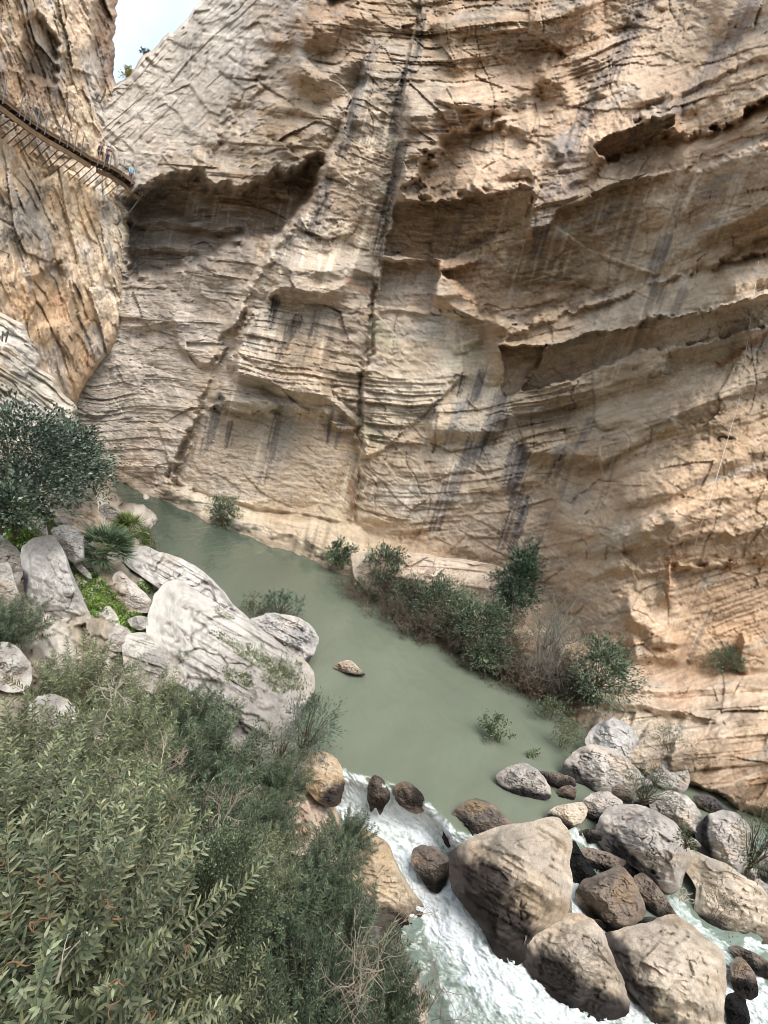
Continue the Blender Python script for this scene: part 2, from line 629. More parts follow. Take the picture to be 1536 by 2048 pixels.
    lipV(d, X, Y, [(352, 640), (362, 690), (400, 730)], 0.9, 150, 6, 1, 12)
    # the cave under the walkway's far end
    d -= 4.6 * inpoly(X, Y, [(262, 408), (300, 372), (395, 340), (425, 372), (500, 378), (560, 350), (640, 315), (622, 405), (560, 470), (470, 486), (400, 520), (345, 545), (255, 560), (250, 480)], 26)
    lipH(d, X, Y, [(262, 408), (300, 374), (395, 346), (425, 372), (500, 380)], 1.0, 70, 10, 12)
    lipV(d, X, Y, [(385, 360), (388, 420)], 0.8, 60, 8, 1, 10)
    lipH(d, X, Y, [(262, 455), (330, 440), (420, 462), (480, 450)], 0.8, 24, 14, 20)
    lipH(d, X, Y, [(262, 500), (330, 490), (400, 500)], 0.7, 20, 14, 20)
    d -= 1.6 * inpoly(X, Y, [(640, -20), (705, -20), (690, 12), (660, 22)], 16)
    # big diagonal buttress: the face right of it stands before the slot wall
    lipV(d, X, Y, [(745, 120), (690, 270), (640, 365), (600, 430), (556, 490), (500, 590), (462, 660), (430, 790), (390, 880), (340, 965)], 2.0, 420, 18, 1, 60)
    # main joint: right block stands out
    MJ = [(838, 40), (815, 130), (808, 190), (800, 330), (780, 420), (765, 520), (752, 600), (738, 700), (726, 770), (722, 850), (720, 950), (703, 1042)]
    lipV(d, X, Y, MJ, 1.0, 230, 6, 1, 20)
    crack(d, X, Y, MJ[5:], 0.9, 5)
    lipH(d, X, Y, [(722, 918), (790, 880), (850, 822), (925, 752)][0:4], 0.5, 90, 8, 10)
    lipH(d, X, Y, [(762, 514), (800, 520), (882, 518)], 0.7, 14, 5, 8)
    lipH(d, X, Y, [(760, 618), (860, 624), (940, 640)], 0.25, 70, 6, 8)
    lipV(d, X, Y, [(540, 30), (525, 60), (500, 85)], 0.8, 200, 30, 1, 20)
    for c_ in ([(1185, 660), (1160, 740), (1140, 820), (1118, 910), (1112, 935)], [(1110, 452), (1180, 500), (1260, 530), (1310, 548)], [(1200, 395), (1300, 345)],
               [(1420, 540), (1385, 600)], [(1240, 960), (1205, 960), (1170, 980), (1140, 1010)], [(1320, 952), (1380, 925), (1440, 905)], [(1400, 900), (1460, 880), (1520, 885)],
               [(860, 620), (940, 632)], [(925, 750), (850, 822), (790, 880)], [(1330, 960), (1370, 985)], [(640, 1000), (560, 975), (470, 955)], [(700, 905), (620, 880), (540, 868)]):
        crack(d, X, Y, c_, 0.35, 2.2)
    # floor ledge of the flat face and bulges
    for (bx, by, rx, ry, a) in ((960, 290, 120, 70, 0.9), (975, 190, 70, 30, 0.6), (1330, 190, 140, 80, 0.5), (290, 925, 45, 35, 1.4), (1420, 1000, 130, 60, 0.6), (1290, 1210, 70, 40, 0.5), (940, 1000, 110, 60, 0.5), (850, 720, 90, 120, 0.4),
                              (520, 690, 60, 40, 0.6), (690, 640, 60, 50, 0.6), (360, 880, 60, 80, 0.7), (1420, 600, 200, 40, 0.6), (580, 920, 130, 110, -0.7), (1430, 1220, 90, 70, -0.6), (840, 560, 60, 50, -0.5)):
        d += a * np.exp(-((X - bx) / rx) ** 2 - ((Y - by) / ry) ** 2)
    # clean joint faces: lit shoulders that lean out downwards, undersides that fall back under their lips
    calm = np.zeros(X.shape)

    def panel(poly, a, gx, gy, soft=9, quiet=0.7, mix=0.85):
        nonlocal d, calm
        m = inpoly(X, Y, poly, soft, 4.0)
        c = np.mean(np.array(poly, float), 0)
        p_ = a + gx * (X - c[0]) / 100 + gy * (Y - c[1]) / 100
        d = d * (1 - m * mix) + p_ * m * mix
        calm = np.maximum(calm * (1 - m), m * quiet)

    panel([(235, 170), (400, 20), (560, -70), (600, 0), (560, 90), (490, 200), (420, 300), (340, 330), (262, 370), (255, 260)], 0.3, 0.25, 0.2, 50, 0.6, 0.9)
    panel([(1290, 20), (1440, 40), (1370, 170), (1310, 225), (1190, 285), (1150, 268), (1200, 190)], 1.1, 0, 0.9, 24, 0.5, 0.8)
    panel([(1120, 395), (1190, 340), (1330, 262), (1420, 268), (1536, 200), (1720, 150), (1720, 248), (1536, 290), (1400, 334), (1310, 346), (1200, 376)], 2.3, 0, 1.6, 14, 0.45)
    panel([(1065, 472), (1110, 428), (1200, 380), (1310, 350), (1400, 338), (1536, 296), (1720, 255), (1720, 430), (1536, 470), (1390, 545), (1310, 562), (1050, 642), (960, 632), (950, 592), (888, 545), (1000, 500)], 1.3, 0, -1.9, 12, 0.5)
    for q_ in ([(1120, 500), (1200, 470), (1320, 430), (1400, 420)], [(1000, 560), (1080, 545), (1180, 560)], [(1330, 520), (1420, 470), (1536, 420), (1650, 380)], [(1200, 560), (1290, 545), (1380, 505)]):
        lipH(d, X, Y, q_, 0.32, 60, 26, 24)
    lipV(d, X, Y, [(1195, 470), (1215, 520), (1300, 548)], 0.3, 90, 12, 1, 20)
    panel([(820, 388), (850, 330), (930, 255), (1085, 262), (1112, 330), (1067, 367), (960, 382), (870, 398)], 2.1, 0, 0.9, 30, 0.5)
    panel([(797, 404), (870, 407), (960, 390), (1066, 376), (1056, 455), (885, 518), (768, 510), (785, 440)], 1.0, 0, -2.9, 5, 0.85)
    panel([(1190, 293), (1225, 271), (1290, 241), (1352, 228), (1336, 258), (1270, 302), (1215, 324)], 2.2, 0, -2.6, 6, 0.6, 0.75)
    panel([(985, 686), (1100, 640), (1300, 570), (1536, 500), (1720, 440), (1720, 535), (1536, 584), (1400, 622), (1300, 632), (1260, 653), (1180, 662), (1095, 688)], 1.0, 0, 1.4, 10, 0.45)
    panel([(1098, 693), (1180, 668), (1260, 659), (1300, 639), (1400, 629), (1536, 592), (1720, 545), (1720, 600), (1536, 652), (1400, 688), (1280, 702), (1200, 738), (1110, 770), (1050, 778), (1064, 740)], 0.6, 0, -2.8, 5, 0.7)
    panel([(1000, 694), (1030, 690), (1094, 691), (1070, 735), (1030, 785), (1005, 800), (1012, 740)], -1.1, -1.2, 0.0, 4, 0.5)
    panel([(768, 524), (882, 524), (866, 598), (860, 618), (756, 612)], -0.3, 0, 0.2, 5, 0.6)
    panel([(400, 814), (560, 820), (640, 832), (717, 884), (712, 960), (703, 1038), (560, 1010), (420, 1000), (352, 972)], -0.5, 0.05, 0.3, 8, 0.75)
    panel([(545, 505), (600, 455), (610, 480), (500, 640), (452, 760), (360, 955), (336, 955), (398, 830), (440, 690)], 0.1, 1.7, 0.0, 14, 0.55, 0.8)
    panel([(1250, 965), (1400, 885), (1536, 872), (1720, 860), (1720, 1028), (1536, 1054), (1420, 1072), (1300, 1087), (1230, 1090), (1165, 1060)], 1.1, 0, 0.7, 16, 0.45, 0.8)
    panel([(1242, 1104), (1300, 1094), (1420, 1078), (1536, 1060), (1720, 1037), (1720, 1082), (1536, 1112), (1400, 1132), (1290, 1142)], 0.5, 0, -2.0, 6, 0.5, 0.7)
    panel([(1345, 1140), (1536, 1118), (1720, 1100), (1720, 1290), (1536, 1302), (1480, 1262), (1400, 1262), (1350, 1212)], -0.9, 0, 0.3, 18, 0.3, 0.8)
    prs = RS(4)
    for i_ in range(26):
        x0_ = 900 + prs.rand() * 600
        y0_ = 60 + prs.rand() * 1050 + 60
        ln_ = 120 + prs.rand() * 240
        sl_ = -0.20 - 0.22 * prs.rand()
        lipH(d, X, Y, [(x0_, y0_), (x0_ + ln_ * 0.4, y0_ + ln_ * 0.4 * (sl_ + 0.08)), (x0_ + ln_ * 0.7, y0_ + ln_ * 0.7 * (sl_ - 0.06)), (x0_ + ln_, y0_ + ln_ * sl_)], 0.22 + 0.34 * prs.rand(), 40 + 70 * prs.rand(), 10 + 26 * prs.rand(), 18)
    for i_ in range(14):
        x0_, y0_ = 400 + prs.rand() * 480, 120 + prs.rand() * 800
        ln_ = 60 + prs.rand() * 150
        sl_ = 0.12 * prs.normal() + 0.05
        lipH(d, X, Y, [(x0_, y0_), (x0_ + ln_ * 0.5, y0_ + ln_ * 0.5 * sl_ - 5), (x0_ + ln_, y0_ + ln_ * sl_)], 0.25 + 0.4 * prs.rand(), 30 + 60 * prs.rand(), 8 + 20 * prs.rand(), 14)
    # ---- beds, flakes, grain
    sc = T / 28.0 * (1 - calm)
    wx, wy = fbm(X / 160, Y / 160, 3, 21), fbm(X / 160, Y / 160, 3, 22)
    B = Y - bedY(X) + wx * 9
    Xw = X + wy * 30
    flat = np.clip(inpoly(X, Y, [(400, 810), (560, 815), (715, 880), (712, 1040), (350, 985)], 30) + inpoly(X, Y, [(765, 525), (880, 525), (868, 600), (940, 650), (1000, 780), (760, 800)], 30) * 0.6
                   + inpoly(X, Y, [(800, 405), (1060, 380), (1050, 455), (885, 515), (772, 508)], 20) * 0.7
                   + inpoly(X, Y, [(1100, 440), (1300, 360), (1530, 320), (1530, 440), (1330, 560), (1000, 640), (880, 590), (890, 530)], 40) * 0.65, 0, 1)
    banded = np.clip(inpoly(X, Y, [(480, 600), (735, 560), (730, 780), (640, 790), (460, 740)], 40) + inpoly(X, Y, [(150, 760), (300, 790), (360, 900), (200, 940), (150, 900)], 30) * 0.5
                     + inpoly(X, Y, [(1000, 800), (1350, 740), (1300, 900), (1060, 900)], 40) + inpoly(X, Y, [(1330, 1130), (1536, 1120), (1536, 1300), (1360, 1260)], 40)
                     + inpoly(X, Y, [(870, 250), (1000, 190), (930, 330), (820, 330)], 30) + inpoly(X, Y, [(1050, 170), (1260, 60), (1250, 190), (1130, 260)], 30) + inpoly(X, Y, [(730, 750), (900, 760), (850, 830), (730, 910)], 20), 0, 1)
    amp = (0.75 + 0.5 * fbm(X / 220, Y / 220, 2, 41)) * (1 - 0.75 * flat)
    d += sc * amp * (0.34 + 0.3 * banded) * strata(Xw, B, 62, 51, 9) * np.clip(0.6 + fbm(X / 120, Y / 120, 2, 61), 0, 1.2)
    d += sc * amp * (0.12 + 0.28 * banded) * strata(Xw, B, 23, 52, 14) * np.clip(0.65 + fbm(X / 90, Y / 90, 2, 62) + banded, 0, 1.3)
    d += sc * amp * (0.08 + 0.13 * banded) * strata(Xw, B, 9, 53, 18) * np.clip(0.6 + fbm(X / 60, Y / 60, 2, 63) + banded, 0, 1.4)
    ang = -0.3
    Xr, Yr = (Xw * math.cos(ang) - B * math.sin(ang)) / 1.7, Xw * math.sin(ang) + B * math.cos(ang)
    f1, e1 = flakes(Xr, Yr, 88, 71)
    f2, e2 = flakes(Xr + 500, Yr + wy * 20, 34, 72)
    f3, e3 = flakes(Xr * 1.4, Yr, 15, 73)
    d += sc * (0.30 * f1 * (1 - 0.7 * flat) + 0.17 * f2 * amp + 0.065 * f3)
    d += sc * (0.22 * fbm(X / 70, Y / 70, 4, 81) + 0.07 * fbm(X / 16, Y / 10, 4, 82, 0.65) * (1 - 0.4 * flat))
    jn = np.exp(-(vn(Xw / 55, B / 160, 91) / 0.035) ** 2) * ss(0.0, 0.5, fbm(X / 110, Y / 110, 2, 92))
    d -= sc * 0.16 * jn
    pit = ss(0.75, 0.95, fbm(X / 22, Y / 16, 3, 95)) * ss(-0.1, 0.5, fbm(X / 150, Y / 150, 2, 96))
    d -= sc * 0.12 * pit * (1 - flat)
    shelf = np.zeros(X.shape)
    lipH(shelf, X, Y, [(1195, 1478), (1260, 1500), (1330, 1500), (1372, 1476), (1450, 1452), (1536, 1442), (1720, 1420)], 0.9, 70, 120, 20)
    lipH(shelf, X, Y, [(1150, 1420), (1200, 1408), (1300, 1412), (1380, 1432), (1440, 1440)], 0.5, 26, 12, 20)
    lipH(shelf, X, Y, [(1230, 1382), (1330, 1384), (1480, 1372), (1560, 1370), (1720, 1360)], 0.6, 34, 14, 20)
    lipH(shelf, X, Y, [(1380, 1560), (1450, 1590), (1536, 1620), (1720, 1660)], 0.5, 40, 20, 20)
    lipV(shelf, X, Y, [(1455, 1450), (1440, 1500), (1452, 1560)], 0.4, 70, 18, -1, 14)
    lipV(shelf, X, Y, [(1350, 1480), (1342, 1540)], 0.5, 70, 10, 1, 14)
    far = ss(330, 240, X + (Y - 200) * 0.0) * 0
    d += T / 28.0 * calm * (0.08 * fbm(X / 9, Y / 7, 4, 83, 0.7) + 0.06 * strata(Xw, B, 12, 57, 8) + 0.10 * fbm(X / 50, Y / 50, 3, 84) + 0.16 * f2 + 0.07 * f3)
    d *= 1 - 0.5 * bank
    shn = ss(1100, 1220, X) * ss(1340, 1400, Y)
    d *= 1 - 0.8 * shn
    lipH(shelf, X, Y, [(318, 976), (400, 1012), (480, 1042), (580, 1070), (660, 1104), (706, 1122)], 0.7, 34, 20, 14)
    lipH(shelf, X, Y, [(330, 966), (420, 996), (520, 1020), (600, 1030), (690, 1050)], -0.5, 8, 10, 14)
    d += shelf + shn * T / 28 * (0.26 * strata(Xw, Y + 0.12 * X, 30, 58, 9) + 0.12 * strata(Xw, Y + 0.12 * X, 11, 59, 12) + 0.3 * f1 + 0.16 * f2 + 0.06 * f3)
    # smooth leaning pale slab at the top left
    slab = inpoly(X, Y, [(200, 200), (420, -60), (640, -200), (640, -20), (560, 60), (480, 150), (420, 240), (330, 300), (250, 330), (200, 330)], 60)
    d = d * (1 - 0.6 * slab) + slab * sc * (0.20 * strata(X - Y + 20 * wx, Y * 0.7 + X * 0.7 + 8 * wy, 30, 55, 5) * 0.8 + 0.07 * strata(X - Y, Y * 0.7 + X * 0.7 + 8 * wy, 9, 56, 7) + 0.10 * f2 + 0.07 * f3)
    Tn = base - d
    WALLG.update(T=Tn, X=X, Y=Y, cols=cols, top=top, bot=bot, ny=ny)
    rim = np.zeros(X.shape)
    n = 7
    for i in range(n):                     # the top edge rolls away behind
        Tn[i] += ((n - i) / n) ** 2 * 14
    V = at(X, Y, Tn)
    # ---- colour of the stone: browner undersides, with shade mixed into the zone tones
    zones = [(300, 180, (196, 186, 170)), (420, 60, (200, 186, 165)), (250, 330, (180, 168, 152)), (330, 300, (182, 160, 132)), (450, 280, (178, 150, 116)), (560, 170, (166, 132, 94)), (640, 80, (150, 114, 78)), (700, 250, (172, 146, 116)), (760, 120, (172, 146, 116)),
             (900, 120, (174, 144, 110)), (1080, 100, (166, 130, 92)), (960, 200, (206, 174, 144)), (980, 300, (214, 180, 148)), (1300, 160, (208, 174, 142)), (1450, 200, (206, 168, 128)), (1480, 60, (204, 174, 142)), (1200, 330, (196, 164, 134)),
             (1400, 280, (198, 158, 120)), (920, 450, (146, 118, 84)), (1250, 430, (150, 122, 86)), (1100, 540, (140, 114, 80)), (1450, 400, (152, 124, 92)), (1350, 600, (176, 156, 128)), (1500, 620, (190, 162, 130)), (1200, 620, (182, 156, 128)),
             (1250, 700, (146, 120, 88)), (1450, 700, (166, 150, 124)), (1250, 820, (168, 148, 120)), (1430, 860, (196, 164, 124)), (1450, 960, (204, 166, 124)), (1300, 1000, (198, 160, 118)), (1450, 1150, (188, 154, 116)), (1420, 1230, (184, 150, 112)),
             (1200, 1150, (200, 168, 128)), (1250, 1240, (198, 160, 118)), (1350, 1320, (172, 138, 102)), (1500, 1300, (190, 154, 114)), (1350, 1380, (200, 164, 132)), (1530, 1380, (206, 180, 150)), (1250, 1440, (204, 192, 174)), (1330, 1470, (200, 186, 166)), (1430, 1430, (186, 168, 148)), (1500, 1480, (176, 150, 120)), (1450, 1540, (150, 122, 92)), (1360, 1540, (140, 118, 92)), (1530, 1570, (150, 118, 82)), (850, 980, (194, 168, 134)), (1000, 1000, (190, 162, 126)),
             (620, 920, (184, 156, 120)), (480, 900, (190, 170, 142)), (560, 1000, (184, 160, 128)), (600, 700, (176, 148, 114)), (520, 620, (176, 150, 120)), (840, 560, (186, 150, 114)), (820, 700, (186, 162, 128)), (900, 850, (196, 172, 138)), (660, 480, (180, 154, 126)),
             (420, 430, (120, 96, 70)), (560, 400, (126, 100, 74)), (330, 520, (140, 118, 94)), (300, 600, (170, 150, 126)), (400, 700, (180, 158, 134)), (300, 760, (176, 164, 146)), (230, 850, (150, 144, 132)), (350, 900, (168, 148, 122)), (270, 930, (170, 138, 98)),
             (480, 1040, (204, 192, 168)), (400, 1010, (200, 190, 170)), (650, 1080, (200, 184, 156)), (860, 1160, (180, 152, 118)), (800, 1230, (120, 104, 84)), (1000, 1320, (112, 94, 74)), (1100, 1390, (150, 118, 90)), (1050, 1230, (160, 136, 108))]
    xg, yg = X[::4, ::4], Y[::4, ::4]
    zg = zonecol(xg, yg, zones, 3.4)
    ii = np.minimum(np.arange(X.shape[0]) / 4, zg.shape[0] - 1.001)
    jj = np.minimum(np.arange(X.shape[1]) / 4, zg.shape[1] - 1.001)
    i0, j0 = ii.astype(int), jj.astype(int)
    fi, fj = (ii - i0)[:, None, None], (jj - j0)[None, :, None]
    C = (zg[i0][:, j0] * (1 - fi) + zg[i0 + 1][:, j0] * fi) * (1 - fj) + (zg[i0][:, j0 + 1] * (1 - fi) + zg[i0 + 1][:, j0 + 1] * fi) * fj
    Z = V[..., 2]
    U = az * 32.0
    tone = fbm(X / 120, Y / 90, 4, 101)
    C = C * (1 + 0.22 * tone)[..., None]
    och = ss(0.1, 0.8, fbm(X / 70, B / 42, 4, 103)) * 0.4
    C = C * (1 - och[..., None]) + (C * np.array([1.04, 0.90, 0.74])) * och[..., None]
    gry = ss(0.15, 0.85, fbm(X / 95, B / 30, 4, 104)) * 0.55
    C = C * (1 - gry[..., None]) + (C.mean(-1, keepdims=True) * np.array([1.0, 0.98, 0.93])) * gry[..., None]
    bandc = vn(Xw / 150, B / 5.5, 105) * 0.5 + vn(Xw / 90, B / 2.8, 106) * 0.5
    C = C * (1 + 0.18 * bandc * (0.5 + banded))[..., None]
    q1, q2 = X * 0.72 - Y * 0.69, X * 0.69 + Y * 0.72
    sl2 = inpoly(X, Y, [(200, 200), (420, -60), (700, -200), (640, -20), (560, 60), (480, 150), (420, 250), (330, 320), (250, 340), (200, 330)], 60)
    dg = fbm(q1 / 60, q2 / 4.5, 4, 115, 0.7)
    C = C * (1 + sl2 * (0.34 * dg))[..., None]
    C = C + (lin((206, 202, 194)) - C) * (sl2 * 0.22)[..., None]
    C = C * (1 + 0.20 * fbm(X / 6, Y / 5, 3, 107, 0.75) + 0.16 * fbm(Xw / 34, B / 4.0, 3, 108, 0.7))[..., None]
    big = ss(-0.1, 0.7, fbm(X / 210, Y / 150, 3, 131))[..., None] * 0.35
    C = C + (lin((214, 192, 168)) - C) * big
    lightb = ss(0.25, 0.8, fbm(Xw / 46, B / 9, 4, 109, 0.65)) * 0.4
    C = C + (lin((226, 206, 180)) - C) * lightb[..., None]
    darkb = ss(0.35, 0.85, fbm(Xw / 60 + 7, B / 7, 4, 110, 0.65)) * 0.45
    C = C * (1 - 0.55 * darkb)[..., None]
    # water streaks running down the face
    st = fbm(U * 4.2, Z * 0.13 + 0.2 * U, 4, 111, 0.7)
    stm = ss(-0.1, 0.6, fbm(U / 3, Z / 5, 2, 112))
    ctr = inpoly(X, Y, [(560, 480), (640, 250), (820, 60), (900, 200), (800, 420), (900, 600), (1010, 800), (1060, 920), (1040, 1080), (860, 1060), (700, 1000), (380, 980), (440, 800), (480, 640)], 90)
    pale = ss(0.22, 0.55, st) * stm * (0.26 + 0.55 * ctr)
    pale = pale * (1 - shn)
    C = C + (lin((226, 212, 188)) - C) * pale[..., None]
    st2 = fbm(U * 3.2 + 50, Z * 0.11, 4, 113, 0.7)
    dk = ss(0.30, 0.60, st2) * ss(0.05, 0.6, fbm(U / 4 + 9, Z / 6, 2, 114)) * 0.45
    dk = dk * (1 - shn)
    C = C + (lin((104, 98, 96)) - C) * dk[..., None]
    BL, WH, BK, GR = (84, 86, 94), (226, 216, 198), (52, 52, 58), (150, 160, 140)
    stains_and_shade = [([(842, 30), (834, 100), (800, 172), (785, 262)], 13, BK, .75), ([(804, 292), (786, 362), (770, 430), (757, 502)], 13, BK, .8), ([(748, 100), (718, 180), (702, 260), (688, 305)], 15, BL, .7), ([(655, 365), (620, 475)], 17, BL, .65),
              ([(580, 470), (545, 530)], 12, BL, .5), ([(553, 598), (540, 655)], 9, BK, .8), ([(592, 640), (558, 712)], 12, BK, .7), ([(630, 650), (618, 670)], 8, BK, .6), ([(440, 798), (425, 850), (405, 900)], 15, BL, .7), ([(460, 850), (454, 893)], 9, BK, .7),
              ([(562, 820), (546, 890), (530, 960)], 12, BK, .7), ([(580, 830), (550, 930)], 24, (150, 152, 156), .6), ([(662, 826), (655, 885)], 5, BK, .75), ([(686, 832), (670, 895)], 9, BL, .75), ([(926, 754), (918, 792)], 8, BK, .8), ([(962, 752), (940, 810)], 12, BL, .8),
              ([(922, 808), (892, 892)], 9, (128, 134, 140), .7), ([(884, 785), (858, 835)], 10, BL, .7), ([(1000, 806), (965, 870), (930, 930), (890, 995), (868, 1050)], 22, BL, .75), ([(1005, 845), (965, 890)], 18, BK, .7), ([(1038, 905), (1026, 962), (1040, 1022), (1012, 1085)], 24, BL, .85),
              ([(1285, 10), (1240, 112), (1200, 170), (1168, 232), (1142, 295)], 24, BL, .7), ([(1505, 5), (1440, 112), (1395, 175), (1360, 215)], 22, (120, 116, 122), .65), ([(1088, 440), (1074, 505)], 20, BL, .7), ([(1332, 480), (1300, 545), (1312, 592)], 15, BL, .6), ([(1122, 905), (1106, 965)], 16, BK, .6),
              ([(1184, 845), (1160, 885)], 12, BL, .6), ([(1365, 588), (1345, 625)], 14, BK, .5), ([(1130, 295), (1140, 375), (1080, 385)], 26, (132, 128, 132), .6), ([(1400, 345), (1370, 410)], 8, WH, .6), ([(980, 440), (900, 500)], 12, (190, 168, 140), .6), ([(1050, 445), (960, 510)], 12, (190, 168, 140), .6),
              ([(722, 320), (704, 392)], 5, WH, .8), ([(775, 350), (738, 430), (700, 545)], 10, WH, .7), ([(700, 440), (660, 530), (640, 590)], 8, WH, .6), ([(560, 480), (470, 620)], 14, WH, .45), ([(905, 640), (890, 760), (820, 840)], 14, WH, .5), ([(985, 780), (950, 880)], 12, WH, .65), ([(870, 850), (840, 900)], 12, WH, .5),
              ([(795, 740), (782, 830)], 8, WH, .5), ([(1110, 452), (1180, 500), (1310, 546)], 3, WH, .7), ([(1015, 60), (1060, 46), (1180, 0)], 4, WH, .4), ([(1340, 1120), (1335, 1195)], 14, (168, 112, 66), .45), ([(700, 960), (706, 1036)], 9, (150, 104, 66), .4), ([(1090, 1040), (1050, 1110)], 20, BL, .4),  # orange strip left of the main joint paints the joint's shadow
              ([(1440, 730), (1500, 690), (1545, 660)], 8, (140, 92, 60), .7), ([(690, 560), (745, 590)], 8, (190, 130, 90), .4), ([(755, 660), (785, 690)], 24, (150, 154, 132), .6), ([(735, 850), (770, 890)], 20, (130, 136, 116), .6), ([(950, 700), (900, 730)], 24, GR, .45), ([(1085, 1360), (1130, 1400)], 14, (160, 118, 92), .5),
              ([(860, 410), (1050, 385)], 8, (120, 92, 60), .4), ([(640, 0), (690, 5)], 20, (80, 60, 44), .5), ([(520, 40), (545, 20)], 30, (150, 120, 90), .4), ([(236, 195), (400, 25)], 26, (204, 200, 192), .5)]  # dark strip at the top edge paints the shade inside the small cave
    C = C * 0.62 + (C @ np.array([0.3, 0.6, 0.1]))[..., None] * np.array([1.03, 1.0, 0.92]) * 0.38
    gz = inpoly(X, Y, [(100, 100), (420, -80), (640, -60), (560, 120), (470, 260), (330, 360), (520, 480), (480, 640), (380, 900), (330, 1060), (100, 960)], 160)[..., None] * 0.6
    lum = (C @ np.array([0.3, 0.6, 0.1]))[..., None] * np.array([1.10, 1.06, 1.02])
    C = C * (1 - gz) + lum * gz
    gz2 = (ctr * (0.35 + 0.3 * fbm(X / 90, Y / 90, 3, 141)))[..., None].clip(0, 1)
    C = C * (1 - gz2) + (C @ np.array([0.3, 0.6, 0.1]))[..., None] * np.array([1.20, 1.13, 1.02]) * gz2
    for pts, w, c, a in stains_and_shade:
        dd, tt = polydist(X, Y, pts, w * 3)
        if dd.min() > 1e5:
            continue
        nz = 0.75 + 0.6 * fbm(U * 5, Z * 0.25, 3, int(pts[0][0])) + 0.25 * fbm(X / 9, Y / 9, 2, 5)
        g_ = np.exp(-(dd / (w * 1.05)) ** 2)
        m = ss(0.46, 0.66, g_ * (1.08 - 0.35 * tt) + 0.42 * fbm(U * 9, Z * 0.16, 4, int(pts[0][0]), 0.75) + 0.14 * fbm(X / 6, Y / 5, 3, 5)) * np.clip(g_ * 3, 0, 1) * a * (0.78 + 0.35 * fbm(U * 16, Z * 0.3, 3, 9))
        m = np.clip(m, 0, 0.95)[..., None]
        C = C * (1 - m) + lin(c) * m
    # tide mark near the water
    tide = ss(0.9, 0.1, Z + 0.3 * fbm(X / 20, Y / 20, 3, 120)) * 0.55
    C = C * (1 - tide[..., None]) + lin((92, 84, 72)) * tide[..., None]
    C = C * (1 - 0.45 * jn * (0.5 + 0.5 * bandc) - 0.1 * pit)[..., None]
    C = np.clip(C * np.array([0.95, 0.90, 0.84]), 0.01, 0.85)
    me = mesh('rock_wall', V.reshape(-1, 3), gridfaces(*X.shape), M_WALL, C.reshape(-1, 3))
    o = link('rock_wall', me)
    return tag(o, 'towering tan limestone gorge wall with dark water streaks across the river', 'rock wall', kind='structure')


